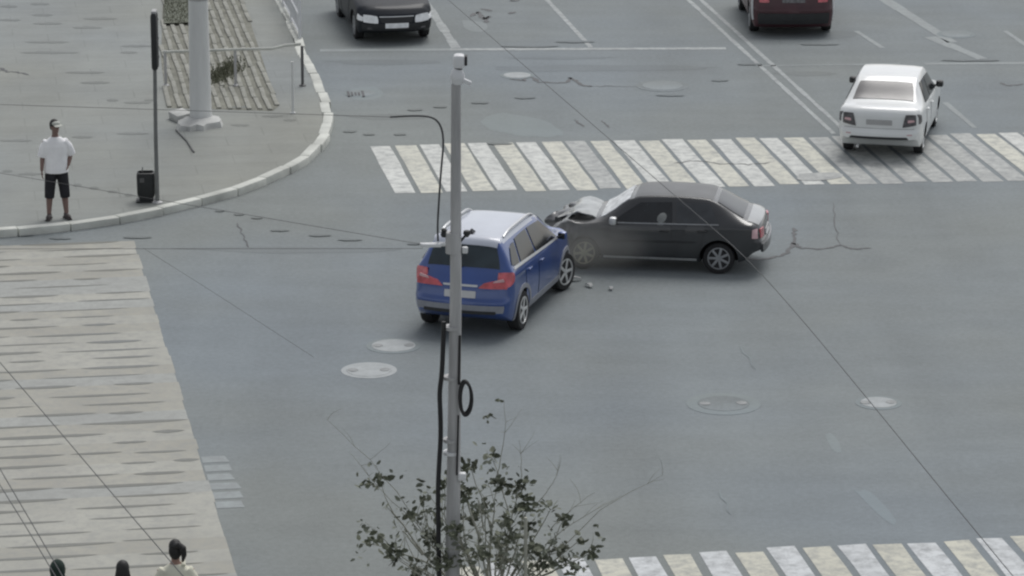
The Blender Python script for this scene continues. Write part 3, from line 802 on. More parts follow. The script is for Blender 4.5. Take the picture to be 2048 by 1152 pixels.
class Car:
    NV = 48
    raw = False
    def __init__(s, L, top, belt, bot, wid, roofw, gh, kf, kr, gf, gr, deform=None):
        s.L = L; s.top, s.belt, s.bot, s.wid = pchip(top), pchip(belt), pchip(bot), pchip(wid)
        s.roofw = roofw; s.gh = gh; s.kf, s.kr = kf, kr; s.gf, s.gr = pchip(gf), pchip(gr); s.deform = deform; s.cache = {}
        s.W = max(k[1] for k in wid)
    def ring(s, x):
        key = round(x, 5)
        if key in s.cache: return s.cache[key]
        W, zt, zs, zb = s.wid(x), s.top(x), s.belt(x), s.bot(x)
        zs = min(zs, zt - 0.02); h = min(1, max(0, (zt - zs) / s.gh)); d = zs - zb
        lp = lambda a, b: a + (b - a) * h
        P = np.array([(0, zb), (.80 * W, zb), (.945 * W, zb + .05), (1.0 * W, zb + .45 * d), (.99 * W, zb + .84 * d), (.962 * W, zs),
             (lp(.89 * W, s.roofw + .035), zs + (zt - zs) * lp(.5, .84)), (lp(.62 * W, s.roofw - .10), zs + (zt - zs) * lp(.9, .975)), (0, zt)])
        Q = np.vstack([[-P[1][0], P[1][1]], P, [-P[7][0], P[7][1]]])
        out = []
        for i in range(8):
            p0, p1, p2, p3 = Q[i], Q[i + 1], Q[i + 2], Q[i + 3]
            for k in range(s.NV // 8):
                t = k / (s.NV // 8)
                c = 0.5 * ((2 * p1) + (-p0 + p2) * t + (2 * p0 - 5 * p1 + 4 * p2 - p3) * t * t + (-p0 + 3 * p1 - 3 * p2 + p3) * t ** 3) if i not in (0,) else p1 + (p2 - p1) * t
                out.append(c)
        out.append(P[8]); r_ = np.array(out); r_[:, 0] = np.maximum(r_[:, 0], 0); r_[0, 0] = 0; r_[-1, 0] = 0
        s.cache[key] = r_; return r_
    def D(s, p):
        x, y, z = p; ef = sst((x - (s.L / 2 - .5)) / .5); er = sst((-x - (s.L / 2 - .5)) / .5); q = abs(y) / s.W
        x2 = x - ef * (s.kf * q ** 2.4 - s.gf(z)) + er * (s.kr * q ** 2.6 + s.gr(z))
        v = Vector((x2, y, z))
        return s.deform(v) if (s.deform and not s.raw) else v
    def side(s, sg):
        n8 = s.NV // 8
        def f(x, z):
            r_ = s.ring(x); seg = r_[int(1.5 * n8):int(6.8 * n8)]
            return s.D((x, sg * float(np.interp(z, seg[:, 1], seg[:, 0])), z))
        return f
    def topf(s, x, y):
        r_ = s.ring(x); seg = r_[4 * s.NV // 8:][::-1]
        return s.D((x, y, float(np.interp(abs(y), seg[:, 0], seg[:, 1]))))
    def end(s, sg):
        return lambda y, z: s.D((sg * s.L / 2, y, z))
    def body(s, mats, wheels, ra, parent, NS=96, top_mat_x=None):
        s.raw = True
        # stations, closer together near the ends
        xs = [-s.L / 2 + s.L * (0.5 - 0.5 * math.cos(math.pi * (i / NS))) * 0.35 + s.L * (i / NS) * 0.65 for i in range(NS + 1)]
        vs, fs, mi = [], [], []
        n = 2 * s.NV
        def full(r_): return [(a, b) for a, b in r_] + [(-a, b) for a, b in r_[-2:0:-1]]
        for x in xs:
            for (a, b) in full(s.ring(x)): vs.append(s.D((x, a, b)))
        for i in range(NS):
            for k in range(n):
                fs.append((i * n + k, i * n + (k + 1) % n, (i + 1) * n + (k + 1) % n, (i + 1) * n + k)); mi.append(0)
        for sg, i0, x in ((-1, 0, xs[0]), (1, NS * n, xs[-1])):
            rg = full(s.ring(x)); zc = (s.top(x) + s.bot(x)) / 2; prev = i0
            for q in (.85, .65, .42, .2):
                b = len(vs)
                for (a, z) in rg: vs.append(s.D((x, a * q, zc + (z - zc) * q)))
                for k in range(n): fs.append((prev + k, prev + (k + 1) % n, b + (k + 1) % n, b + k)); mi.append(0)
                prev = b
            c = len(vs); vs.append(s.D((x, 0, zc)))
            for k in range(n): fs.append((prev + k, prev + (k + 1) % n, c)); mi.append(0)
        if top_mat_x:
            x0, x1, zmin = top_mat_x
            for j, f_ in enumerate(fs[:NS * n]):
                c = sum((vs[q] for q in f_), Vector()) / 4
                if x0 < c.x < x1 and c.z > zmin(c.x): mi[j] = 2
        me = bpy.data.meshes.new('body'); me.from_pydata([tuple(v) for v in vs], [], fs); me.polygons.foreach_set('material_index', mi)
        bm = bmesh.new(); bm.from_mesh(me); bmesh.ops.recalc_face_normals(bm, faces=list(bm.faces)); bm.to_mesh(me); bm.free()
        for q in mats: me.materials.append(q)
        t = bpy.data.objects.new('tmp_body', me); COL.objects.link(t)
        mb = MB()
        for (wx, wy, wz) in wheels:
            sg = 1 if wy > 0 else -1
            mb.disc_lathe([(ra, sg * (s.W - .30)), (ra, sg * (s.W + .25))], 40, c=(wx, 0, wz))
        cm = mb.mesh('cut')
        for q in mats: cm.materials.append(q)
        cm.polygons.foreach_set('material_index', [1] * len(cm.polygons))
        c = bpy.data.objects.new('tmp_cut', cm); COL.objects.link(c)
        md = t.modifiers.new('b', 'BOOLEAN'); md.operation = 'DIFFERENCE'; md.object = c; md.solver = 'EXACT'; md.material_mode = 'INDEX'
        dg = bpy.context.evaluated_depsgraph_get()
        out = bpy.data.meshes.new_from_object(t.evaluated_get(dg)); out.name = 'body'
        bpy.data.objects.remove(t); bpy.data.objects.remove(c)
        s.raw = False
        if s.deform:
            for q in out.vertices: q.co = s.deform(q.co.copy())
        keep = [p.material_index for p in out.polygons]; out.materials.clear()
        o = link('body', out, mats, parent, True, 40)
        out.polygons.foreach_set('material_index', keep); out.update()
        return o
    def patch(s, name, fn, pf, m, parent, off=.006, nu=12, nv=6, thick=.03):
        e = 1e-3; vs = []; ctr = Vector((0, 0, .8))
        for j in range(nv + 1):
            for i in range(nu + 1):
                a, b = pf(i / nu, j / nv)
                p = fn(a, b); n = (fn(a + e, b) - p).cross(fn(a, b + e) - p)
                if n.length < 1e-12: n = p - ctr
                n.normalize()
                cc = Vector((p.x * .75, 0, .7))
                if n.dot(p - cc) < 0: n = -n
                vs.append((p, n))
        top = [p + n * off for p, n in vs]; low = [p + n * (off - thick) for p, n in vs]
        N = len(top); fs = []; W_ = nu + 1
        for j in range(nv):
            for i in range(nu):
                q = (j * W_ + i, j * W_ + i + 1, (j + 1) * W_ + i + 1, (j + 1) * W_ + i)
                fs.append(q)
        rim = [i for i in range(W_)] + [j * W_ + nu for j in range(1, nv + 1)] + [nv * W_ + i for i in range(nu - 1, -1, -1)] + [j * W_ for j in range(nv - 1, 0, -1)]
        for a, b in zip(rim, rim[1:] + rim[:1]): fs.append((a, b, N + b, N + a))
        mb = MB(); mb.add(top + low, fs)
        o = mb.build(name, m, parent, True, 50)
        # outward normals
        me = o.data
        return o

def quad(p00, p10, p11, p01, r_=.22):
    """corner-rounded bilinear map of the unit square onto four parameter corners"""
    def f(u, v):
        a, b = 2 * u - 1, 2 * v - 1
        a2 = a * math.sqrt(1 - r_ * b * b / 2); b2 = b * math.sqrt(1 - r_ * a * a / 2)
        sc_ = 1 / math.sqrt(1 - r_ / 2) if False else 1
        u2, v2 = (a2 * sc_ + 1) / 2, (b2 * sc_ + 1) / 2
        return tuple((1 - u2) * (1 - v2) * p00[i] + u2 * (1 - v2) * p10[i] + u2 * v2 * p11[i] + (1 - u2) * v2 * p01[i] for i in (0, 1))
    return f

def make_wheel(parent, x, y, z, Rr, wd, m_rim, spokes=6, tilt=0.0, steer=0.0):
    sg = 1 if y > 0 else -1
    mb = MB(); w2 = wd / 2
    mb.disc_lathe([(Rr * .64, -w2 * .85), (Rr * .80, -w2), (Rr * .95, -w2 * .92), (Rr, -w2 * .6), (Rr, w2 * .6), (Rr * .95, w2 * .92), (Rr * .80, w2), (Rr * .64, w2 * .85)], 36)
    ty = mb.build('wheel', M['tyre'], parent); ty.location = (x, y, z); ty.rotation_euler = (tilt, 0, steer)
    mb = MB(); o = sg * w2
    mb.disc_lathe([(Rr * .66, -sg * w2 * .8), (Rr * .66, o * .80), (Rr * .70, o * .98), (Rr * .64, o * 1.02), (Rr * .60, o * .6), (Rr * .15, o * .55), (.001, o * .55)], 32)
    for k in range(spokes):
        a = 2 * math.pi * k / spokes
        c = Vector((math.cos(a) * Rr * .38, o * .78, math.sin(a) * Rr * .38))
        mb.box(c, (Rr * .52, w2 * .35, Rr * .17), rot=Matrix.Rotation(-a, 3, 'Y'), bevel=.012)
    mb.disc_lathe([(Rr * .15, o * .5), (Rr * .15, o * .98), (.001, o * 1.0)], 14)
    rm = mb.build('rim', m_rim, ty)
    mb = MB(); mb.disc_lathe([(Rr * .59, o * .56), (Rr * .59, o * .63), (.001, o * .63)], 24); mb.build('brake_disc', M['dark_trim'], ty)
    return ty

def mirror_part(parent, car, sg, x, z, m, y_out=.15):
    p = car.side(sg)(x, z - .10); p.z += .10; p.y -= sg * .035
    mb = MB(); mb.box((p.x + .02, p.y + sg * (.02 + y_out / 2), p.z + .05), (.13, y_out, .135), bevel=.035)
    o = mb.build('wing_mirror', m, parent)
    mb = MB(); mb.tube([(p.x + .03, p.y - sg * .02, p.z), (p.x + .03, p.y + sg * .09, p.z + .03)], .022, 8); mb.build('mirror_stalk', M['dark_trim'], o)
    mb = MB(); mb.box((p.x - .048, p.y + sg * (.02 + y_out / 2), p.z + .05), (.008, y_out * .82, .10), bevel=.003); mb.build('mirror_glass', M['glass'], o)
    return o

def door(car, parent, sg, x0, x1, zl, zh0, zh1, m, lean=0.0, handle_x=None, hm=None, arch=None):
    sd = car.side(sg)
    pf = quad((x0, zl), (x1, zl), (x1 + lean, zh1), (x0 + lean * .6, zh0), .10)
    car.patch('door_gap', sd, quad((x0 - .012, zl - .012), (x1 + .012, zl - .012), (x1 + lean + .012, zh1), (x0 + lean * .6 - .012, zh0), .10), M['dark_trim'], parent, .002, 14, 8)
    d = car.patch('door', sd, pf, m, parent, .007, 14, 8)
    if handle_x is not None:
        p = sd(handle_x, zh0 - .10)
        mb = MB(); mb.box((p.x, p.y + sg * .022, p.z), (.17, .03, .032), bevel=.01); mb.build('handle', hm or m, d)
    return d

def place(px, py, local, heading, dz=0.0):
    """world position of a car whose local ground point (x, y) touches the ground at the pixel"""
    g = G(px, py); c, s_ = math.cos(heading), math.sin(heading)
    return Vector((g.x - (local[0] * c - local[1] * s_), g.y - (local[0] * s_ + local[1] * c), dz))

# ---- blue compact SUV
def suv_body(deform=None, W=.89, br=.44):
    k = W / .89
    return Car(4.27,
        top=[(-2.135, .93), (-2.07, 1.02), (-1.98, 1.17), (-1.82, 1.41), (-1.68, 1.585), (-1.5, 1.615), (-.6, 1.63), (.1, 1.62), (.42, 1.555), (1.12, 1.12), (1.3, 1.075), (1.7, 1.02), (2.0, .93), (2.135, .80)],
        belt=[(-2.135, .88), (-1.9, 1.10), (-.5, 1.06), (1.1, 1.01), (1.7, .92), (2.0, .81), (2.135, .68)],
        bot=[(-2.135, br), (-2.0, br - .10), (-1.6, min(.24, br - .06)), (1.6, .24), (2.0, .30), (2.135, .38)],
        wid=[(-2.135, .77 * k), (-2.05, .845 * k), (-1.8, .885 * k), (0, .89 * k), (1.6, .885 * k), (2.0, .83 * k), (2.135, .72 * k)],
        roofw=.575 * k, gh=.50, kf=.22, kr=.14,
        gf=[(.2, -.05), (.5, .02), (.8, .0), (1.0, -.05)], gr=[(.2, .06), (.45, 0), (.62, .0), (.70, .04), (1.0, .09), (1.4, .1)], deform=deform)

def crush_suv(p):
    # front right corner pushed in and the bonnet edge buckled
    k = sst((p.x - 1.25) / .9) * sst((.55 - p.y) / 1.1)
    n = mnoise.noise_vector(p * 4.2)
    return Vector((p.x - .26 * k + n.x * .10 * k, p.y + .10 * k * sst((-p.y) / .8) + n.y * .07 * k, p.z + .05 * k * sst((p.z - .7) / .3) + n.z * .09 * k))

sh = R(73)
suv = suv_body(crush_suv, .865)
SW = [(1.28, .76, .335), (1.28, -.76, .335), (-1.29, .76, .335), (-1.29, -.76, .335)]
t = thing('compact_suv', 'blue compact SUV with a pale roof, its crushed nose against the black car', 'car', place(1043, 661, (-1.29, -.85), sh), sh)
t.location += Vector((math.cos(sh), math.sin(sh), 0)) * .08
suv.body([M['blue'], M['arch'], M['sheen_roof']], SW, .40, t, top_mat_x=(-1.66, .55, lambda x: 1.545 if x < .3 else 1.50))
for (x, y, z) in SW: make_wheel(t, x, y, z, .335, .22, M['alloy'], 5, steer=R(-14) if x > 0 else 0)
for sg in (1, -1):
    sd = suv.side(sg)
    suv.patch('side_window', sd, quad((-.40, 1.10), (.86, 1.07), (.34, 1.47), (-.36, 1.51), .12), M['glass'], t, .012, 14, 6)
    suv.patch('side_window', sd, quad((-1.28, 1.12), (-.47, 1.10), (-.43, 1.51), (-1.08, 1.50), .12), M['glass'], t, .012, 12, 6)
    suv.patch('side_window', sd, quad((-1.72, 1.20), (-1.35, 1.13), (-1.16, 1.48), (-1.42, 1.45), .3), M['glass'], t, .012, 8, 5)
    suv.patch('window_trim', sd, quad((-1.70, 1.125), (.98, 1.03), (.90, 1.065), (-1.62, 1.17), .05), M['chrome'], t, .013, 20, 2)
    door(suv, t, sg, -.40, .78, .36, 1.04, 1.025, M['blue'], .04, -.22, M['blue'])
    door(suv, t, sg, -1.10, -.42, .36, 1.065, 1.04, M['blue'], -.05, -.92, M['blue'])
    suv.patch('sill_trim', sd, quad((-.86, .27), (.86, .27), (.84, .40), (-.84, .40), .05), M['grey_plastic'], t, .014, 16, 3)
    for wx in (1.28, -1.29):
        def ann(u, v, wx=wx):
            a = R(-8) + u * R(196); q = .385 + v * .075
            return (wx + q * math.cos(a), .335 + q * math.sin(a))
        suv.patch('wheel_arch_trim', sd, ann, M['grey_plastic'], t, .016, 22, 2, .04)
    # roof rail
    mb = MB(); pts = []
    for i in range(13):
        x = -1.42 + 1.66 * i / 12; q = suv.topf(x, sg * .545); lift = .055 * min(1, 6 * min(i, 12 - i) / 12 + .15)
        pts.append(q + Vector((0, 0, lift)))
    mb.tube(pts, .022, 8); mb.build('roof_rail', M['chrome'], t)
    # tail lamp: wraps the corner, red lens with pale upper part
    en = suv.end(-1)
    tl = suv.patch('tail_light', en, quad((sg * .30, .865), (sg * .79, .86), (sg * .74, 1.035), (sg * .40, .955), .12), M['red_lamp'], t, .014, 10, 5, .04)
    suv.patch('lens', en, quad((sg * .54, .965), (sg * .74, .985), (sg * .72, 1.035), (sg * .58, 1.0), .2), M['pink_lamp'], tl, .022, 8, 3, .03)
    suv.patch('tail_light', sd, quad((-2.115, .87), (-1.88, .97), (-1.84, 1.10), (-2.06, 1.12), .1), M['red_lamp'], t, .012, 6, 5, .03)
    mirror_part(t, suv, sg, .82, 1.05, M['blue'])
    suv.patch('headlight', suv.end(1), quad((sg * .30, .74), (sg * .62, .76), (sg * .62, .86), (sg * .34, .84), .3), M['clear_lamp'], t, .012, 8, 4)
suv.patch('windscreen', suv.topf, quad((.50, -.55), (1.07, -.66), (1.07, .66), (.50, .55), .08), M['glass'], t, .010, 8, 14)
suv.patch('rear_window', suv.topf, quad((-1.975, -.64), (-1.72, -.53), (-1.72, .53), (-1.975, .64), .10), mat('blue_grey_glass', (.022, .034, .042), .14, var=.4, scale=2.5), t, .012, 6, 14)
suv.patch('spoiler', suv.topf, quad((-1.755, -.55), (-1.58, -.54), (-1.58, .54), (-1.755, .55), .05), M['sheen_roof'], t, .045, 4, 14, .05)
en = suv.end(-1)
suv.patch('tailgate_trim', en, quad((-.30, .885), (.30, .885), (.30, .92), (-.30, .92), .1), M['chrome'], t, .012, 10, 2)
suv.patch('number_plate', en, quad((-.27, .70), (.27, .70), (.27, .815), (-.27, .815), .05), M['plate'], t, .014, 8, 3)
suv.patch('rear_bumper', en, quad((-.74, .47), (.74, .47), (.76, .59), (-.76, .59), .04), M['grey_plastic'], t, .02, 18, 3, .04)
suv.patch('bumper_insert', en, quad((-.62, .445), (.62, .445), (.62, .50), (-.62, .50), .04), M['dark_trim'], t, .026, 18, 2, .04)
mb = MB(); q = suv.topf(-1.985, .0); q2 = suv.topf(-1.82, .28); mb.tube([q + Vector((-.03, 0, .02)), q2 + Vector((-.03, 0, .03))], .010, 6); mb.build('wiper', M['dark_trim'], t)
mb = MB(); q = suv.topf(-1.35, 0); mb.loft([[q + Vector((a * .10, b * .03, 0)) for a, b in ((-1, -1), (1, -.6), (1, .6), (-1, 1))], [q + Vector((-.10 + a * .03, b * .008, .09)) for a, b in ((-1, -1), (1, -1), (1, 1), (-1, 1))]]); mb.build('antenna', M['dark_trim'], t)
suv_root = t

# ---- sedan profile used by the black and the white saloon
def sedan(L=4.35, Hh=1.42, W=.84, trunk=.98, deform=None, roofw=.60, kr=.10, boxy=False):
    k = Hh / 1.42; t_ = trunk
    if boxy: mid = [(-1.82, t_ + .015), (-1.72, t_ + .045), (-1.20, 1.325 * k), (-1.02, 1.39 * k), (-.4, Hh), (.10, 1.40 * k), (.31, 1.345 * k), (.88, .985 * k), (1.05, .94 * k), (1.6, .87 * k)]
    else: mid = [(-1.62, t_ + .02), (-1.50, t_ + .05), (-.92, 1.32 * k), (-.68, 1.39 * k), (-.1, Hh), (.3, 1.395 * k), (.52, 1.33 * k), (1.10, .985 * k), (1.25, .94 * k), (1.7, .87 * k)]
    return Car(L,
        top=[(-L / 2, t_ - .14), (-L / 2 + .05, t_ - .05), (-L / 2 + .16, t_ - .005), *mid, (L / 2 - .12, .77 * k), (L / 2, .64 * k)],
        belt=[(-L / 2, t_ - .20), (-L / 2 + .2, t_ - .075), (-1.5, .925 * k), (-.5, .905 * k), (1.1, .87 * k), (1.8, .76 * k), (L / 2, .56 * k)],
        bot=[(-L / 2, .45), (-L / 2 + .14, .40), (-1.72, .24), (-1.5, .20), (1.6, .20), (2.0, .24), (L / 2, .32)],
        wid=[(-L / 2, W * .88), (-L / 2 + .08, W * .955), (-1.7, W * .99), (0, W), (1.5, W * .99), (L / 2 - .15, W * .93), (L / 2, W * .80)],
        roofw=roofw, gh=.42 * k, kf=.24, kr=kr,
        gf=[(.2, -.05), (.45, .03), (.65, .0), (.9, -.06)], gr=[(.2, .06), (.42, -.01), (.58, -.01), (.66, .03), (.9, .03), (1.1, .05)], deform=deform)

# ---- black saloon with crushed nose
def crush_sedan(p):
    k = sst((p.x - .95) / 1.25); ks = k * (0.55 + 0.45 * sst((p.y + .6) / 1.0)); n = mnoise.noise_vector(p * 3.6 + Vector((3, 1, 0)))
    n2 = mnoise.noise_vector(p * 8.0)
    up = .05 * math.sin(min(1, max(0, (p.x - 1.15) / .8)) * math.pi) * sst((p.z - .70) / .2)
    return Vector((p.x - .30 * ks + (n.x * .22 + n2.x * .08) * k, p.y + (n.y * .18 + n2.y * .06) * k, p.z + up + (n.z * .10 + n2.z * .04) * k))
bh = R(171.5)
sed = sedan(L=4.16, Hh=1.345, trunk=.95, roofw=.565, boxy=True, deform=crush_sedan)
BW = [(1.16, .70, .285), (1.20, -.70, .285), (-1.27, .70, .285), (-1.27, -.70, .285)]
t = thing('crashed_sedan', 'dusty black four-door sedan with crumpled bonnet hit at its front, side-on in mid junction', 'car', place(1437, 548, (-1.27, .77), bh), bh)
sed.body([M['black'], M['arch']], BW, .345, t, 110)
for i, (x, y, z) in enumerate(BW): make_wheel(t, x, y, z, .285, .18, M['dull_alloy'] if x < 0 else M['dusty_steel'], 7, steer=R(24) if x > 0 else 0, tilt=R(7) if (x > 0 and y > 0) else 0)
for sg in (1, -1):
    sd = sed.side(sg)
    sed.patch('side_window', sd, quad((-.44, .905), (.64, .88), (.14, 1.215), (-.42, 1.24), .06), M['glass'], t, .012, 14, 6)
    sed.patch('side_window', sd, quad((-1.26, .915), (-.51, .905), (-.49, 1.24), (-1.08, 1.23), .06), M['glass'] if sg < 0 else mat('tinted_window', (.045, .049, .054), .3, var=.2), t, .012, 12, 6)
    door(sed, t, sg, -.44, .64, .30, .865, .845, M['black'], .03, -.30, M['dark_trim'])
    door(sed, t, sg, -.90, -.48, .30, .88, .867, M['black'], -.22, -.98, M['dark_trim'])
    sed.patch('window_trim', sd, quad((-1.26, .888), (.66, .862), (.66, .88), (-1.26, .906), .0), M['dull_alloy'], t, .014, 20, 2)
    sed.patch('sill_trim', sd, quad((-.88, .235), (.78, .235), (.78, .272), (-.88, .272), .02), M['shard'], t, .012, 18, 2)
    sed.patch('side_moulding', sd, quad((-.86, .56), (.78, .54), (.78, .575), (-.86, .595), .02), M['dark_trim'], t, .012, 18, 2)
    en = sed.end(-1)
    tl = sed.patch('tail_light', en, quad((sg * .46, .66), (sg * .70, .66), (sg * .70, .83), (sg * .50, .83), .15), M['red_lamp'], t, .012, 7, 5)
    sed.patch('tail_light', sd, quad((-2.06, .67), (-1.95, .68), (-1.95, .83), (-2.03, .84), .15), M['pink_lamp'], t, .012, 5, 5)
    mirror_part(t, sed, sg, .58, .88, M['alloy'] if sg > 0 else M['black'])
    sed.patch('headlight', sed.end(1), quad((sg * .36, .52), (sg * .66, .52), (sg * .64, .64), (sg * .36, .62), .3), M['clear_lamp'], t, .012, 8, 4)
sed.patch('windscreen', sed.topf, quad((.34, -.53), (.84, -.64), (.84, .64), (.34, .53), .08), M['crazed_glass'], t, .012, 8, 14)
sed.patch('rear_window', sed.topf, quad((-1.69, -.60), (-1.21, -.50), (-1.21, .50), (-1.69, .60), .08), M['glass'], t, .010, 8, 14)
en = sed.end(-1)
sed.patch('boot_lid', sed.topf, quad((-2.02, -.64), (-1.78, -.66), (-1.78, .66), (-2.02, .64), .06), mat('boot_sky_sheen_paint', (.26, .27, .27), .35, coat=.9, var=.1), t, .010, 6, 12)  # sky glare on the black boot lid, put into a pale base colour
sed.patch('number_plate', en, quad((-.26, .62), (.26, .62), (.26, .735), (-.26, .735), .05), M['plate'], t, .012, 8, 3)
sed.patch('rear_bumper', en, quad((-.72, .42), (.72, .42), (.74, .57), (-.74, .57), .04), M['black'], t, .03, 16, 3, .05)
sed.patch('roof_panel', sed.topf, quad((-1.14, -.54), (.26, -.54), (.26, .54), (-1.14, .54), .05), mat('black_roof_sky_sheen_paint', (.055, .058, .061), .5, coat=.3, var=.2, scale=3), t, .006, 14, 16)  # roof lightened above the body black to paint in reflected sky
# inflated airbag bulging at the driver's open window
p = sed.side(1)(-.24, .99)
mb = MB()
mb.ell((p.x - .02, p.y - .005, p.z - .10), (.15, .06, .20), 22, 14, rot=Matrix.Rotation(R(-20), 3, 'Y') @ Matrix.Rotation(R(14), 3, 'X'))
mb.ell((p.x + .20, p.y - .02, p.z - .125), (.20, .06, .06), 16, 9, rot=Matrix.Rotation(R(14), 3, 'Y'))
mb.build('airbag', M['airbag'], t)
# torn front bumper and the buckled bonnet edge
mb = MB(); pts = [Vector((1.62 + .05 * math.sin(i * 1.7), -.62 + 1.2 * i / 9, .42 + .06 * math.sin(i * 2.3) - .12 * (i > 6))) for i in range(10)]
rings = []
for i, q in enumerate(pts): rings.append([q + Vector((a * .06, 0, b * .10)) for a, b in ((-1, -1), (1, -.8), (1.2, 0), (1, .8), (-1, 1))])
mb.loft(rings); mb.build('front_bumper', M['black'], t)
mb = MB(); r5 = random.Random(12); rows = []
for i in range(9):
    x = .90 + .76 * i / 8; row = []
    for j in range(13):
        y = -.60 + 1.2 * j / 12; z = .885 + .13 * math.sin(math.pi * min(1, i / 6.5)) * (1 - .25 * abs(y)) - .22 * max(0, (i - 5) / 3) + .035 * mnoise.noise(Vector((i * .6, j * .5, 2)))
        row.append(Vector((x, y, z)))
    rows.append(row)
vs = [q for r_ in rows for q in r_]; nb = len(vs); vs += [q - Vector((0, 0, .02)) for q in vs[:nb]]
fs = []
for i in range(8):
    for j in range(12):
        a = i * 13 + j; fs.append((a, a + 1, a + 14, a + 13)); fs.append((nb + a, nb + a + 13, nb + a + 14, nb + a + 1))
edge = [j for j in range(13)] + [i * 13 + 12 for i in range(1, 9)] + [8 * 13 + j for j in range(11, -1, -1)] + [i * 13 for i in range(7, 0, -1)]
for a, b in zip(edge, edge[1:] + edge[:1]): fs.append((a, b, nb + b, nb + a))
mb.add(vs, fs); mb.build('bonnet', mat('bonnet_sky_sheen_paint', (.26, .275, .27), .35, coat=.9, var=.3, scale=4), t, True, 60)  # grey base colour stands for sky reflected in the black bonnet
mb = MB()
mb.tube([(1.50, .78, .60), (1.56, .82, .48), (1.50, .84, .34), (1.40, .86, .24)], [.03, .05, .045, .02], 7)
mb.build('torn_wing', M['dusty_steel'], t)

# ---- white saloon
wh = R(77.5)
wc = sedan(L=4.26, Hh=1.50, W=.85, trunk=1.07, roofw=.60, kr=.13)
WW = [(1.30, .71, .295), (1.30, -.71, .295), (-1.18, .71, .295), (-1.18, -.71, .295)]
t = thing('white_sedan', 'white four-door sedan driving away over the far zebra crossing', 'car', place(1845, 305, (-1.18, -.79), wh), wh)
wc.body([M['white'], M['arch']], WW, .345, t)
for (x, y, z) in WW: make_wheel(t, x, y, z, .295, .19, M['alloy'], 8)
for sg in (1, -1):
    sd = wc.side(sg)
    wc.patch('side_window', sd, quad((-.30, .985), (.86, .955), (.34, 1.345), (-.27, 1.375), .10), M['glass'], t, .012, 14, 6)
    wc.patch('side_window', sd, quad((-1.05, 1.0), (-.37, .985), (-.34, 1.375), (-.82, 1.36), .10), M['glass'], t, .012, 12, 6)
    door(wc, t, sg, -.30, .85, .30, .94, .91, M['white'], .03, -.16, M['white'])
    door(wc, t, sg, -1.04, -.34, .30, .955, .942, M['white'], -.08, -.88, M['white'])
    en = wc.end(-1)
    tl = wc.patch('tail_light', en, quad((sg * .46, .69), (sg * .735, .74), (sg * .725, .955), (sg * .52, .955), .15), M['dark_lamp'], t, .012, 8, 6)
    wc.patch('lens', en, quad((sg * .56, .79), (sg * .70, .81), (sg * .69, .85), (sg * .57, .85), .3), M['pink_lamp'], tl, .018, 6, 4)
    wc.patch('tail_light', sd, quad((-2.10, .75), (-1.95, .80), (-1.97, .92), (-2.08, .955), .2), M['dark_lamp'], t, .010, 5, 5)
    mirror_part(t, wc, sg, .80, .96, M['dark_trim'])
    wc.patch('headlight', wc.end(1), quad((sg * .36, .56), (sg * .66, .56), (sg * .64, .68), (sg * .36, .66), .3), M['clear_lamp'], t, .012, 8, 4)
    wc.patch('bumper_reflector', en, quad((sg * .56, .54), (sg * .66, .54), (sg * .66, .56), (sg * .56, .56), .1), M['pink_lamp'], t, .012, 5, 2)
wc.patch('windscreen', wc.topf, quad((.56, -.56), (1.06, -.66), (1.06, .66), (.56, .56), .08), M['glass'], t, .010, 8, 14)
wc.patch('rear_window', wc.topf, quad((-1.48, -.62), (-.95, -.535), (-.95, .535), (-1.48, .62), .06), M['grey_glass'], t, .010, 10, 14)
en = wc.end(-1)
pl_ = mat('dull_plate', (.38, .38, .38), .5, var=.05)
wc.patch('plate_recess', en, quad((-.33, .70), (.33, .70), (.31, .87), (-.31, .87), .05), M['white'], t, .004, 10, 4)
wc.patch('number_plate', en, quad((-.26, .735), (.26, .735), (.26, .84), (-.26, .84), .04), pl_, t, .012, 8, 3)
wc.patch('boot_seam', en, quad((-.70, .655), (.70, .655), (.70, .668), (-.70, .668), .0), pl_, t, .004, 14, 1)
wc.patch('bumper_insert', en, quad((-.60, .452), (.60, .452), (.56, .50), (-.56, .50), .05), M['dark_trim'], t, .010, 14, 2)
mb = MB(); mb.tube([(-2.0, .42, .30), (-2.14, .42, .29)], .028, 10); mb.build('exhaust', M['alloy'], t)

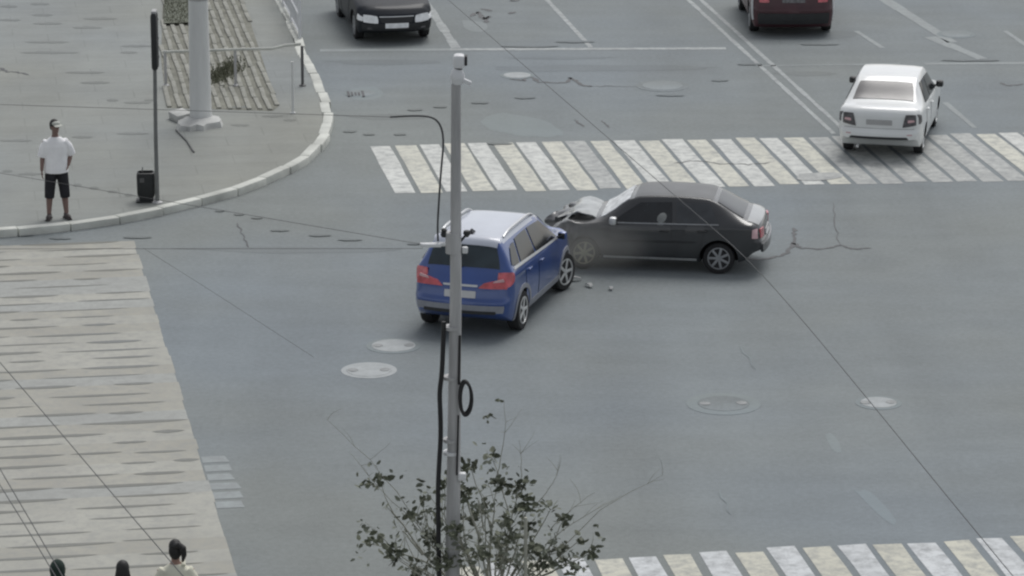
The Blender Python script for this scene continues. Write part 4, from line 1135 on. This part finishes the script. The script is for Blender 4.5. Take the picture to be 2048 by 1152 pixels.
# ---- dark oncoming car at the top edge
dh = ROAD + R(180) + R(2)
dc = sedan(L=4.6, Hh=1.52, W=.91, trunk=1.05, roofw=.64)
DW = [(1.40, .77, .32), (1.40, -.77, .32), (-1.30, .77, .32), (-1.30, -.77, .32)]
t = thing('oncoming_sedan', 'dark blue-black car with bright headlights waiting at the stop line', 'car', place(793, 88, (2.22, 0), dh), dh)
dc.body([M['night'], M['arch']], DW, .375, t)
for (x, y, z) in DW: make_wheel(t, x, y, z, .32, .21, M['dull_alloy'], 7)
for sg in (1, -1):
    sd = dc.side(sg)
    dc.patch('side_window', sd, quad((-.30, 1.0), (.86, .97), (.34, 1.36), (-.27, 1.39), .10), M['glass'], t, .012, 14, 6)
    dc.patch('side_window', sd, quad((-1.05, 1.01), (-.37, 1.0), (-.34, 1.39), (-.82, 1.37), .10), M['glass'], t, .012, 12, 6)
    door(dc, t, sg, -.30, .85, .30, .955, .925, M['night'], .03, -.16, M['night'])
    door(dc, t, sg, -1.04, -.34, .30, .97, .957, M['night'], -.08, -.88, M['night'])
    hl = dc.patch('headlight', dc.end(1), quad((sg * .42, .50), (sg * .77, .53), (sg * .76, .71), (sg * .44, .675), .3), M['clear_lamp'], t, .014, 10, 6)
    dc.patch('headlight', sd, quad((1.98, .57), (2.26, .54), (2.25, .64), (2.02, .70), .3), M['clear_lamp'], t, .012, 6, 4)
    dc.patch('fog_light', dc.end(1), quad((sg * .56, .36), (sg * .68, .37), (sg * .68, .42), (sg * .56, .41), .4), M['dark_lamp'], t, .012, 6, 4)
    mirror_part(t, dc, sg, .80, .97, M['night'])
dc.patch('windscreen', dc.topf, quad((.56, -.58), (1.06, -.68), (1.06, .68), (.56, .58), .08), M['glass'], t, .010, 8, 14)
en = dc.end(1)
dc.patch('grille', en, quad((-.36, .52), (.36, .52), (.40, .645), (-.40, .645), .15), M['dark_trim'], t, .010, 12, 4)
dc.patch('grille_trim', en, quad((-.40, .648), (.40, .648), (.40, .668), (-.40, .668), .0), M['chrome'], t, .012, 12, 1)
dc.patch('number_plate', en, quad((-.27, .40), (.27, .40), (.27, .51), (-.27, .51), .05), M['clear_lamp'], t, .020, 8, 3)
dc.patch('front_bumper', en, quad((-.80, .335), (.80, .335), (.80, .49), (-.80, .49), .05), M['dark_trim'], t, .008, 16, 4)
dc.patch('lower_grille', en, quad((-.46, .335), (.46, .335), (.46, .385), (-.46, .385), .1), M['dark_trim'], t, .010, 12, 3)

# ---- maroon vehicle leaving at the top edge
mh = ROAD - R(7)
mv = suv_body(None, .98, .30)
MW = [(1.30, .85, .335), (1.30, -.85, .335), (-1.29, .85, .335), (-1.29, -.85, .335)]
t = thing('maroon_car', 'dark maroon tall car driving away, only its tail showing at the top edge', 'car', place(1586, 73, (-2.05, 0), mh), mh)
mv.body([M['maroon'], M['arch']], MW, .40, t)
for (x, y, z) in MW: make_wheel(t, x, y, z, .335, .22, M['dull_alloy'], 5)
for sg in (1, -1):
    sd = mv.side(sg)
    mv.patch('side_window', sd, quad((-.40, 1.035), (.86, 1.015), (.34, 1.44), (-.36, 1.47), .16), M['glass'], t, .012, 14, 6)
    mv.patch('side_window', sd, quad((-1.28, 1.06), (-.47, 1.035), (-.43, 1.47), (-1.08, 1.455), .16), M['glass'], t, .012, 12, 6)
    door(mv, t, sg, -.40, .78, .36, .97, .96, M['maroon'], .04, -.22, M['maroon'])
    door(mv, t, sg, -1.10, -.42, .36, 1.0, .97, M['maroon'], -.05, -.92, M['maroon'])
    mv.patch('tail_light', mv.end(-1), quad((sg * .56, .80), (sg * .80, .80), (sg * .80, 1.02), (sg * .60, 1.02), .2), M['red_lamp'], t, .012, 7, 5)
    mirror_part(t, mv, sg, .82, 1.0, M['maroon'])
    mv.patch('corner_guard', sd, quad((-2.05, .38), (-1.93, .38), (-1.93, .92), (-2.05, .92), .2), M['chrome'], t, .014, 4, 8)
mv.patch('rear_window', mv.topf, quad((-1.985, -.66), (-1.69, -.55), (-1.69, .55), (-1.985, .66), .10), M['glass'], t, .012, 6, 14)
mv.patch('windscreen', mv.topf, quad((.50, -.62), (1.07, -.70), (1.07, .70), (.50, .62), .08), M['glass'], t, .010, 8, 14)
mv.patch('rear_bumper', mv.end(-1), quad((-.82, .31), (.82, .31), (.84, .56), (-.84, .56), .05), M['dark_trim'], t, .025, 16, 3, .05)
mv.patch('number_plate', mv.end(-1), quad((-.27, .80), (.27, .80), (.27, .91), (-.27, .91), .05), M['dark_lamp'], t, .012, 8, 3)

# ---- crash debris
r6 = random.Random(77)
deb = [((1105, 568), .20, 'pale curved splinter of bumper lying by the front wheel of the blue SUV'), ((1178, 574), .10, 'grey plastic splinter on the road below the nose of the black sedan'),
       ((1222, 580), .08, 'smallest grey plastic splinter, on the open road left of the black sedan rear wheel'), ((1148, 562), .13, 'bent grey splinter between the blue SUV and the black sedan')]
for (px, py), sz, lab in deb:
    g = G(px, py); mb = MB(); rings = []
    for i in range(7):
        a = -1 + 2 * i / 6; wv_ = sz * .45 * (1 - .6 * a * a) * r6.uniform(.7, 1.1); c = Vector((sz * a, .12 * sz * a * a, .02 + sz * .35 * (1 - a * a)))
        rings.append([c + Vector((0, -wv_, -.0)), c + Vector((0, wv_, r6.uniform(0, .03))), c + Vector((0, wv_, .015)), c + Vector((0, -wv_, .018))])
    mb.loft(rings); o = mb.build('broken_trim', M['shard'], None, True, 30); o.location = g; o.rotation_euler = (0, 0, r6.uniform(0, 3))
    tag(o, lab, 'debris', 'broken plastic on the road after the crash')

# thin steam drifting from the broken radiator
sm = bpy.data.materials.new('steam'); sm.use_nodes = True; n_ = sm.node_tree.nodes; l_ = sm.node_tree.links
n_.remove(n_['Principled BSDF']); pv = n_.new('ShaderNodeVolumePrincipled'); l_.new(pv.outputs[0], n_['Material Output'].inputs['Volume'])
pv.inputs['Color'].default_value = (.93, .95, .92, 1); pv.inputs['Anisotropy'].default_value = 0.2
tcn = n_.new('ShaderNodeTexCoord'); nz = n_.new('ShaderNodeTexNoise'); nz.inputs['Scale'].default_value = 1.6; nz.inputs['Detail'].default_value = 3
l_.new(tcn.outputs['Object'], nz.inputs['Vector'])
ln = n_.new('ShaderNodeVectorMath'); ln.operation = 'MULTIPLY'; ln.inputs[1].default_value = (1 / 1.35, 1 / .8, 1 / .55); l_.new(tcn.outputs['Object'], ln.inputs[0])
le = n_.new('ShaderNodeVectorMath'); le.operation = 'LENGTH'; l_.new(ln.outputs[0], le.inputs[0])
mr = n_.new('ShaderNodeMapRange'); mr.inputs['From Min'].default_value = 1.0; mr.inputs['From Max'].default_value = 0.1; mr.inputs['To Min'].default_value = 0; mr.inputs['To Max'].default_value = 1
l_.new(le.outputs['Value'], mr.inputs['Value'])
mm = n_.new('ShaderNodeMath'); mm.operation = 'MULTIPLY'; l_.new(mr.outputs[0], mm.inputs[0]); l_.new(nz.outputs[0], mm.inputs[1])
m2 = n_.new('ShaderNodeMath'); m2.operation = 'MULTIPLY'; l_.new(mm.outputs[0], m2.inputs[0]); m2.inputs[1].default_value = 0.75; l_.new(m2.outputs[0], pv.inputs['Density'])
mb = MB(); mb.ell((0, 0, 0), (1.35, .8, .55), 20, 12); o = mb.build('steam', sm); o.location = V(1165, 470, 60.7); o.location.z = .57
structure(o, 'stuff')

# ------------------------------------------------------------------ near pole with cables
PB = G(903, 1310, PZ); YP = PB.y
t = thing('lamp_post', 'slender grey steel post with a white cap standing before the blue SUV', 'post', PB)
topz = V(917, 112, YP); lean = topz - PB
def onp(px, py, dy=0.0): return V(px, py, YP) - PB + Vector((0, dy, 0))
mb = MB(); mb.tube([(0, 0, 0), lean * .15, lean * .62, onp(912, 168)], [.100, .094, .072, .058], 20); mb.build('shaft', M['galv'], t)
mb = MB(); c = onp(915, 152); mb.disc_lathe([(.060, -.10), (.082, -.04), (.09, 0), (.07, .06), (.04, .10)], 18, c=c, axis='Z'); mb.box(c + Vector((.10, -.02, -.06)), (.14, .06, .05), bevel=.012, rot=Matrix.Rotation(R(25), 3, 'Y')); mb.build('collar', M['white_metal'], t)
c = onp(918, 122); mb = MB(); mb.box(c, (.14, .17, .17), bevel=.04); hd = mb.build('cap', M['white_metal'], t)
mb = MB(); mb.tube([onp(916, 140), onp(917, 130)], .05, 12); mb.build('neck', M['dark_trim'], hd)
mb = MB(); mb.box(c + Vector((.085, 0, .01)), (.03, .12, .12), bevel=.01); mb.build('sensor', M['dark_trim'], hd)
# clamp with insulators
c = onp(906, 485); mb = MB(); mb.disc_lathe([(.07, -.13), (.092, -.13), (.092, .13), (.07, .13)], 20, c=c, axis='Z'); cl = mb.build('clamp', M['galv'], t)
mb = MB(); mb.tube([c + Vector((-.08, 0, -.02)), c + Vector((-.40, 0, -.03))], .028, 8); mb.box(c + Vector((-.26, -.01, -.03)), (.24, .07, .045), bevel=.012); mb.build('bracket', M['white_metal'], cl)
mb = MB(); q = onp(888, 466); mb.disc_lathe([(.001, -.06), (.03, -.05), (.045, -.02), (.03, .01), (.04, .04), (.02, .06), (.001, .065)], 12, c=q, axis='Z'); mb.build('insulator', M['black_plastic'], cl)
mb = MB(); q = onp(934, 467); mb.disc_lathe([(.001, -.05), (.02, -.04), (.05, .0), (.04, .035), (.001, .045)], 12, c=q, axis='Z'); mb.tube([q, c + Vector((.08, 0, .0))], .016, 6); mb.build('insulator', M['black_plastic'], cl)
mb = MB(); q = onp(930, 500); mb.box(q, (.07, .07, .08), bevel=.015); mb.build('bracket', M['white_metal'], cl)
mb = MB(); q = onp(921, 950); mb.box(q + Vector((.02, -.05, 0)), (.10, .09, .10), bevel=.02); mb.build('junction_box', M['white_metal'], t)
for py in (655, 755, 880, 905):
    mb = MB(); c2 = onp(903, py); mb.disc_lathe([(.08, -.02), (.104, -.02), (.104, .02), (.08, .02)], 18, c=c2, axis='Z'); mb.build('band', M['galv'] if py != 905 else M['white_metal'], t)

def cable(name, pts, r_, m, label, cat='cable', group=None, n=6):
    mb = MB(); P = smooth_poly([Vector(p) for p in pts], 2)
    o = P[0].copy(); mb.tube([p - o for p in P], r_, n); q = mb.build(name, m, None, True, 80); q.location = o
    return tag(q, label, cat, group)
pw = lambda px, py, dy=0.0: V(px, py, YP) + Vector((0, dy, 0))
cable('hose', [pw(888, 640, -.07), pw(886, 700, -.09), pw(884, 745, -.1), pw(879, 780, -.1), pw(881, 820, -.1), pw(882, 870, -.09), pw(878, 930, -.09), pw(876, 980, -.09), pw(878, 1120, -.09), pw(880, 1250, -.09)], .031, M['black_rubber'], 'thick black cable running down the left side of the foreground post')
cable('hose', [pw(920, 668, -.06), pw(919, 720, -.07), pw(918, 765, -.08)], .016, M['black_rubber'], 'short black lead on the right side of the foreground post above the cable loop')
lp = [pw(929 + 12 * math.sin(a) * (1.15 if math.sin(a) > 0 else .8), 788 - 33 * math.cos(a), -.12) for a in [2 * math.pi * i / 14 for i in range(15)]]
lp2 = [p + Vector((.012, -.03, -.02)) for p in lp[1:]]
cable('cable_loop', lp + lp2, .020, M['black_rubber'], 'coiled loop of black cable tied to the right of the foreground post')
cable('hose', [pw(917, 825, -.11), pw(916, 870, -.11), pw(915, 900, -.1), pw(914, 945, -.1)], .013, M['black_rubber'], 'thin dark lead hanging below the cable loop to the small white box')
cable('hose', [pw(780, 234), pw(835, 231), pw(866, 234), pw(882, 250), pw(888, 280, -.05), pw(882, 340, -.05), pw(878, 400, -.05), pw(875, 450, -.03), pw(876, 482)], .013, M['wire'], 'dark cable bending down beside the foreground post over the zebra crossing')
span = 'thin span cables running left from the foreground post'
def span_cable(a, b, r_, lab, sag=0.0):
    P = [a.lerp(b, i / 10) - Vector((0, 0, sag * 4 * (i / 10) * (1 - i / 10))) for i in range(11)]
    cable('span_cable', P, r_, M['grey_wire'], lab, 'cable', span)
span_cable(pw(846, 489), V(-260, 302, YP + 6), .0035, 'thin dark cable slanting up and left from the post clamp across the person and bin')
span_cable(pw(846, 497), V(-300, 498, YP + 2), .0032, 'thin level cable running left from the post clamp past the side crosswalk')
span_cable(pw(780, 234), V(-280, 200, YP + 4), .0035, 'thin dark cable running left across the corner from the bent lead')

# overhead contact wires
ow = 'overhead wires above the junction'
def over(pts, z, r_, lab, ext0=0, ext1=0):
    P = [G(x, y, z) for x, y in pts]
    if ext0: P = [P[0] + (P[0] - P[1]).normalized() * ext0] + P
    if ext1: P = P + [P[-1] + (P[-1] - P[-2]).normalized() * ext1]
    cable('overhead_wire', P, r_, M['wire'], lab, 'wire', ow)
over([(1395, 430), (1490, 512), (1590, 622), (1735, 797), (1880, 975), (1950, 1060)], 6.0, .0042, 'long dark overhead wire slanting across the right half of the junction over the black sedan', 40, 30)
over([(0, 725), (110, 852), (220, 982), (330, 1110)], 6.0, .0045, 'single dark overhead wire slanting over the side crosswalk', 0.6, 30)
over([(0, 938), (60, 1040), (112, 1130)], 6.0, .0048, 'lower of the two close overhead wires at the bottom left', 20, 30)
over([(0, 970), (50, 1050), (100, 1134)], 6.1, .0045, 'upper of the two close overhead wires at the bottom left', 20, 30)
over([(318, 516), (420, 580), (590, 690)], 6.0, .002, 'faintest overhead wire, over the open road left of the manhole pair', 0.5, 0.5)

# ------------------------------------------------------------------ shrub
SB = G(985, 1290, PZ); YS = SB.y
t = thing('young_tree', 'sparse leafy young tree with pale thin stems at the foot of the foreground post', 'tree', SB)
r8 = random.Random(5)
tr, tp, lv, lg = MB(), MB(), MB(), MB()
def sp(px, py, dy=0.0): return V(px, py, YS + dy) - SB
def limb(a, b, ra, rb, mb, bend=.1, n=6):
    P = [a]; d = b - a; L = d.length; off = Vector((r8.uniform(-1, 1), r8.uniform(-1, 1), r8.uniform(-.3, .6))) * bend * L
    for i in range(1, n + 1):
        u_ = i / n; P.append(a + d * u_ + off * math.sin(math.pi * u_) + Vector((r8.uniform(-1, 1), r8.uniform(-1, 1), r8.uniform(-1, 1))) * L * .012 * (i < n))
    mb.tube(P, [ra + (rb - ra) * i / n for i in range(n + 1)], 6); return P
def leaf(mb, c, size):
    a, b = r8.uniform(0, 6.28), r8.uniform(-.9, .9)
    d = Vector((math.cos(a) * math.cos(b), math.sin(a) * math.cos(b), math.sin(b))); s_ = d.cross(Vector((r8.uniform(-1, 1), r8.uniform(-1, 1), r8.uniform(-1, 1)))).normalized()
    n_ = d.cross(s_)
    pts = [c, c + d * size * .35 + s_ * size * .30 + n_ * size * .06, c + d * size * .75 + s_ * size * .22, c + d * size, c + d * size * .75 - s_ * size * .22, c + d * size * .35 - s_ * size * .30 + n_ * size * .06]
    mb.add(pts, [(0, 1, 2, 3), (0, 3, 4, 5)])
def clump(c, n, rad, size, mb):
    for _ in range(n):
        o = Vector((r8.gauss(0, rad), r8.gauss(0, rad), r8.gauss(0, rad * .8))); leaf(mb, c + o, size * r8.uniform(.6, 1.2))
trunk_top = Vector((0.0, 0, .55))
limb(Vector((0, 0, 0)), trunk_top, .06, .05, tr, .02)
# (tip x, tip y, dy, tip radius, pale?, leaf count, clump radius)
tips = [(735, 965, .3, 0, 16, .085), (722, 1078, -.2, 0, 12, .07), (768, 1110, -.4, 0, 30, .10), (800, 1030, .1, 0, 16, .07), (828, 1000, .3, 0, 12, .05),
        (850, 1075, -.3, 0, 26, .09), (880, 970, .2, 0, 14, .08), (905, 945, .1, 0, 22, .09), (940, 935, .4, 0, 18, .07), (985, 910, .5, 0, 8, .05),
        (925, 985, -.2, 1, 26, .10), (1002, 968, .1, 0, 20, .06), (1052, 975, .2, 0, 26, .07), (1062, 1012, 0, 0, 34, .09), (1022, 1035, -.3, 0, 14, .06),
        (1068, 1052, .3, 0, 14, .06), (1012, 1075, -.5, 1, 26, .11), (1085, 1100, -.4, 0, 22, .11), (1135, 1095, .3, 0, 26, .09), (1190, 1078, .2, 0, 12, .06),
        (985, 838, .2, 0, 6, .04), (1150, 1040, .1, 0, 12, .06), (1215, 1105, .1, 0, 14, .07), (1120, 1020, .4, 0, 8, .06),
        (905, 1060, -.6, 0, 20, .08), (960, 1105, -.8, 1, 28, .12), (880, 1125, -.5, 0, 24, .10), (700, 1085, .4, 0, 8, .08),
        (1010, 1120, .2, 0, 26, .11), (940, 1035, .3, 0, 16, .09), (1110, 1130, 0, 0, 22, .10), (815, 1140, .2, 0, 20, .09), (975, 1010, .5, 0, 12, .08), (860, 1025, .4, 0, 12, .07), (1165, 1130, .3, 0, 18, .09)]
for i, (px, py, dy, pale, nl, cr) in enumerate(tips):
    if py == 838: continue
    px = 955 + (px - 955) * .88; pale = pale or r8.random() < .35
    e = sp(px, py, dy); mbk = tp if pale else tr
    a = trunk_top.lerp(Vector((e.x * .25, e.y * .2, trunk_top.z + .12)), r8.uniform(.2, 1.0))
    P = limb(a, e, .016, .0045, mbk, .12, 8)
    for k in range(r8.randint(3, 6)):
        q = P[r8.randint(3, 7)]; tip = q + Vector((r8.uniform(-.32, .32), r8.uniform(-.3, .3), r8.uniform(.02, .45)))
        limb(q, tip, .006, .002, tr, .15, 4)
        if nl and r8.random() < .75: clump(tip, r8.randint(3, 6), .05, .085, lg)
    if nl:
        clump(e, int(nl * 1.15), cr * .62, .115, lv)
        for _ in range(2): clump(e + Vector((r8.uniform(-.28, .28), r8.uniform(-.3, .3), r8.uniform(-.25, .15))), r8.randint(2, 5), .06, .095, lg if r8.random() < .8 else lv)
for a_, b_ in (((1090, 1090), (1245, 990)), ((1120, 1100), (1325, 950)), ((1100, 1060), (1190, 985)), ((860, 1080), (700, 905)), ((840, 1050), (655, 840)), ((990, 960), (1008, 800)), ((1040, 980), (1038, 880)), ((1070, 1010), (1120, 930))):
    P = limb(sp(*a_, .2), sp(*b_, .4), .006, .0018, tr, .08, 7)
    for k in range(3):
        q = P[r8.randint(3, 7)]; limb(q, q + Vector((r8.uniform(-.2, .35), r8.uniform(-.2, .2), r8.uniform(.05, .3))), .003, .0012, tr, .1, 4)
clump(sp(978, 835, .3), 7, .035, .08, lv); clump(sp(1004, 800, .3), 3, .02, .07, lv); clump(sp(735, 965, .3), 14, .05, .10, lv); clump(sp(1062, 1000, .0), 16, .06, .11, lv)
# bare pale canes and a support stake
limb(sp(962, 1085, -.2), sp(930, 988, -.2), .018, .011, tp, .01); limb(sp(968, 1062, -.1), sp(957, 1000, -.1), .011, .008, tp, .01)
limb(sp(845, 1110, -.3), sp(806, 1062, -.3), .016, .010, tp, .02)
tr.build('trunk', M['bark'], t, True, 80); tp.build('pale_stems', M['pale_bark'], t, True, 80)
lv.build('crown', M['leaf'], t, False, fix=False); lg.build('crown', M['leaf_grey'], t, False, fix=False)
o = MB().tube([(0, 0, 0), (0, 0, 1.95)], .022, 8).build('support_stake', M['pale_bark']); o.location = G(1051, 1330, PZ); tag(o, 'pale upright wooden stake among the young tree stems', 'stake')
sheet('planting_soil', [SB + Vector((math.cos(a) * (1.1 + .15 * math.sin(3 * a)), math.sin(a) * .9, 0)) for a in [2 * math.pi * i / 22 for i in range(22)]], PZ + .004, M['soil'])

# ------------------------------------------------------------------ people
def person(px, py, hgt, heading, label, top, bottom, skin=None, shoe=None, hair='short', arms='down', base=PZ, long_legs=True, voxel=.0075, sleeve='short', extra=None, head_turn=0.0):
    skin = skin or M['skin']; shoe = shoe or M['shoe']
    t = thing('person', label, 'person', G(px, py, base), heading)
    k = hgt / 1.80
    S = lambda x, y, z: Vector((x * k, y * k, z * k))          # x forward, y to the person's left
    b = MB(); N = 12
    # legs, torso, neck
    feet = {}
    for sg in (1, -1):
        ank = S(-.01, sg * .155, .085); knee = S(.03, sg * .125, .49); hip = S(0, sg * .088, .93)
        b.tube([ank, S(-.012, sg * .15, .20), S(-.02, sg * .14, .36), knee, S(.015, sg * .112, .66), hip], [.040 * k, .047 * k, .060 * k, .058 * k, .078 * k, .092 * k], N)
        b.ell(S(.05, sg * .165, .05), (.125 * k, .045 * k, .042 * k), 12, 8, rot=Matrix.Rotation(sg * R(16), 3, 'Z')); feet[sg] = ank
    rings = []
    for z, a_, c_ in ((.86, .10, .155), (.95, .115, .165), (1.08, .10, .145), (1.20, .108, .155), (1.34, .115, .175), (1.43, .095, .175), (1.49, .065, .11), (1.53, .052, .056)):
        rings.append([S(a_ * math.cos(q), c_ * math.sin(q), z) for q in [2 * math.pi * i / 18 for i in range(18)]])
    b.loft(rings)
    b.tube([S(0, 0, 1.48), S(.01, 0, 1.56), S(.02, 0, 1.62)], [.062 * k, .056 * k, .056 * k], N)
    # head with jaw, nose, ears
    ht = Matrix.Rotation(head_turn, 3, 'Z')
    hc = S(.03, 0, 1.70)
    def hp(x, y, z): return hc + ht @ (Vector((x, y, z)) * k)
    b.ell(hp(0, 0, .012), (.094 * k, .075 * k, .112 * k), 18, 12, rot=ht)
    b.ell(hp(.022, 0, -.055), (.066 * k, .055 * k, .066 * k), 14, 9, rot=ht)
    b.tube([hp(.083, 0, .018), hp(.105, 0, -.022), hp(.088, 0, -.032)], [.009 * k, .016 * k, .012 * k], 8)
    for sg in (1, -1): b.ell(hp(-.005, sg * .077, -.005), (.018 * k, .010 * k, .030 * k), 8, 6, rot=ht)
    b.ell(hp(.080, 0, -.062), (.012 * k, .024 * k, .009 * k), 8, 6, rot=ht)
    # arms
    arm_pts = {}
    for sg in (1, -1):
        sh_ = S(0, sg * .185, 1.43)
        if arms == 'pocket' and sg == 1: el, wr, hd_ = S(-.07, sg * .272, 1.17), S(.045, sg * .215, .985), (S(.05, sg * .175, .90) - S(.045, sg * .215, .985))
        else: el, wr, hd_ = S(-.02, sg * .238, 1.155), S(.04, sg * .262, .905), S(.02, .0, -.10)
        b.tube([sh_, sh_.lerp(el, .5), el, el.lerp(wr, .35), wr], [.054 * k, .048 * k, .041 * k, .041 * k, .029 * k], N)
        d = hd_.normalized(); sidev = Vector((1, 0, 0)); sidev = (sidev - d * sidev.dot(d)).normalized(); pn = d.cross(sidev)
        palm = wr + d * .045 * k
        b.ell(palm, (.042 * k, .017 * k, .050 * k), 12, 8, rot=Matrix((sidev, pn, d)).transposed())
        inn = pn * (-sg if pn.y > 0 else sg)               # towards the thigh
        for i, (o_, L_) in enumerate(((.030, .070), (.011, .080), (-.009, .075), (-.028, .058))):
            r0 = palm + sidev * o_ * k + d * .035 * k
            b.tube([r0, r0 + d * L_ * .45 * k + inn * .004 * k, r0 + d * L_ * .75 * k + inn * .014 * k, r0 + d * L_ * .95 * k + inn * .026 * k], [.0098 * k, .0092 * k, .0088 * k, .0075 * k], 7)
        r0 = palm + sidev * .034 * k - d * .012 * k
        b.tube([r0, r0 + sidev * .022 * k + d * .022 * k + inn * .008 * k, r0 + sidev * .026 * k + d * .050 * k + inn * .014 * k], [.013 * k, .0108 * k, .0085 * k], 7)
        arm_pts[sg] = (sh_, el, wr)
    remeshed(b, 'body', skin, voxel, t, 3)
    # eyes
    e = MB()
    for sg in (1, -1): e.ell(hp(.088, sg * .033, .010), (.008 * k, .013 * k, .007 * k), 8, 6, rot=ht)
    e.build('eyes', M['hair'], t)
    # hair
    h = MB()
    rg = []
    h.ell(hp(-.018, 0, .040), (.098 * k, .086 * k, .102 * k), 18, 12, rot=ht)
    if hair == 'short':
        h.ell(hp(-.045, 0, -.005), (.060 * k, .078 * k, .075 * k), 14, 9, rot=ht)
    else:
        h.ell(hp(-.050, 0, -.01), (.068 * k, .088 * k, .12 * k), 16, 10, rot=ht)
    if hair == 'long':
        h.loft([[hp(-.045 + a_ * math.cos(q), c_ * math.sin(q), z) for q in [2 * math.pi * i / 14 for i in range(14)]] for z, a_, c_ in ((.06, .06, .08), (-.08, .065, .105), (-.20, .055, .12), (-.30, .04, .11), (-.36, .02, .07))])
    if hair == 'pony':
        h.tube([hp(-.09, .0, .07), hp(-.13, -.05, .10), hp(-.15, -.10, .06), hp(-.14, -.11, -.04), hp(-.12, -.09, -.14)], [.035 * k, .042 * k, .046 * k, .038 * k, .014 * k], 10)
    remeshed(h, 'hair', M['hair'], .010, t, 3)
    # top
    g = MB(); hem = .855 if top is M['tee'] else .84
    rings = []
    for z, a_, c_ in ((hem, .150, .215), (.90, .152, .212), (1.05, .140, .203), (1.20, .140, .204), (1.34, .138, .215), (1.43, .112, .205), (1.485, .085, .125), (1.515, .070, .082)):
        rings.append([S(a_ * math.cos(q) * (1 + .03 * math.sin(5 * q + z * 9)), c_ * math.sin(q) * (1 + .02 * math.cos(4 * q + z * 7)), z) for q in [2 * math.pi * i / 24 for i in range(24)]])
    g.loft(rings)
    for sg in (1, -1):
        sh_, el, wr = arm_pts[sg]
        if sleeve == 'short': g.tube([sh_ - Vector((0, sg * .05, -.0)) * k, sh_.lerp(el, .45), sh_.lerp(el, 1.02) + Vector((0, sg * .012, 0))], [.086 * k, .088 * k, .082 * k], 14)
        else: g.tube([sh_ - Vector((0, sg * .05, 0)) * k, sh_.lerp(el, .5), el, wr], [.075 * k, .066 * k, .060 * k, .044 * k], 14)
    remeshed(g, 'shirt', top, .010, t, 4)
    # lower clothes
    g = MB()
    g.loft([[S(a_ * math.cos(q), c_ * math.sin(q), z) for q in [2 * math.pi * i / 20 for i in range(20)]] for z, a_, c_ in ((.83, .115, .165), (.90, .132, .187), (1.0, .122, .175))])
    for sg in (1, -1):
        if long_legs: g.tube([S(-.01, sg * .155, .07), S(0, sg * .145, .28), S(.03, sg * .128, .50), S(.015, sg * .110, .70), S(0, sg * .09, .92)], [.062 * k, .066 * k, .076 * k, .094 * k, .108 * k], 14)
        else: g.tube([S(.022, sg * .142, .395), S(.025, sg * .130, .55), S(.015, sg * .112, .72), S(0, sg * .092, .92)], [.088 * k, .096 * k, .104 * k, .112 * k], 14)
    remeshed(g, 'trousers' if long_legs else 'shorts', bottom, .010, t, 4)
    # shoes
    for sg in (1, -1):
        g = MB(); rot = Matrix.Rotation(sg * R(16), 3, 'Z')
        g.ell(S(.05, sg * .165, .048), (.142 * k, .052 * k, .050 * k), 16, 9, rot=rot); g.ell(S(-.02, sg * .150, .065), (.062 * k, .046 * k, .062 * k), 12, 8)
        g.box(S(.05, sg * .165, .014), (.27 * k, .092 * k, .026 * k), rz=sg * R(16), bevel=.01)
        remeshed(g, 'shoe', shoe, .008, t, 2)
    if extra == 'visor':
        v_ = MB()
        v_.ell(hp(.035, 0, .066), (.072 * k, .080 * k, .045 * k), 16, 8, rot=ht)
        rows = []
        for a in range(-6, 7):
            q = a / 6 * 1.05; rows.append(q)
        ptsv = [hp(.085 * math.cos(q) + .012, .078 * math.sin(q), .048) for q in rows] + [hp(.150 * math.cos(q * .72) + .02, .092 * math.sin(q), .022) for q in rows[::-1]]
        m_ = len(ptsv); v_.add(ptsv + [p + Vector((0, 0, .010)) for p in ptsv], [tuple(range(m_)), tuple(range(2 * m_ - 1, m_ - 1, -1))] + [(i, (i + 1) % m_, m_ + (i + 1) % m_, m_ + i) for i in range(m_)])
        v_.build('cap', M['visor'], t)
    if extra == 'hood':
        v_ = MB(); v_.ell(hp(-.02, 0, .02), (.118 * k, .105 * k, .142 * k), 18, 12, rot=ht); v_.ell(hp(-.05, 0, -.11), (.10 * k, .12 * k, .09 * k), 14, 9, rot=ht)
        remeshed(v_, 'hood', top, .010, t, 3)
    if extra == 'strap':
        v_ = MB(); v_.tube([S(-.06, -.10, 1.50), S(.02, -.10, 1.535), S(.11, -.07, 1.42), S(.14, .06, 1.15)], [.03 * k] * 4, 8); v_.build('bag_strap', M['cream_cloth'], t)
    return t

person(116, 437, 1.86, R(-78), 'man in a loose white T-shirt and black knee-length shorts standing at the kerb corner', M['tee'], M['shorts'], M['tan_skin'], M['shoe'], 'short', 'pocket', long_legs=False, extra='visor', head_turn=R(28))
person(357, 1346, 1.72, R(96), 'dark-haired walker with a side ponytail and cream top, rightmost head at the bottom edge', M['cream_cloth'], M['denim'], hair='pony', sleeve='short', extra='strap')
person(253, 1392, 1.72, R(94), 'walker with long black hair, the middle head of the three at the bottom edge', M['grey_cloth'], M['shorts'], hair='long', sleeve='long')
person(124, 1390, 1.70, R(97), 'walker in a dark green hood, leftmost head at the bottom edge', M['green_cloth'], M['shorts'], hair='short', sleeve='long', extra='hood')
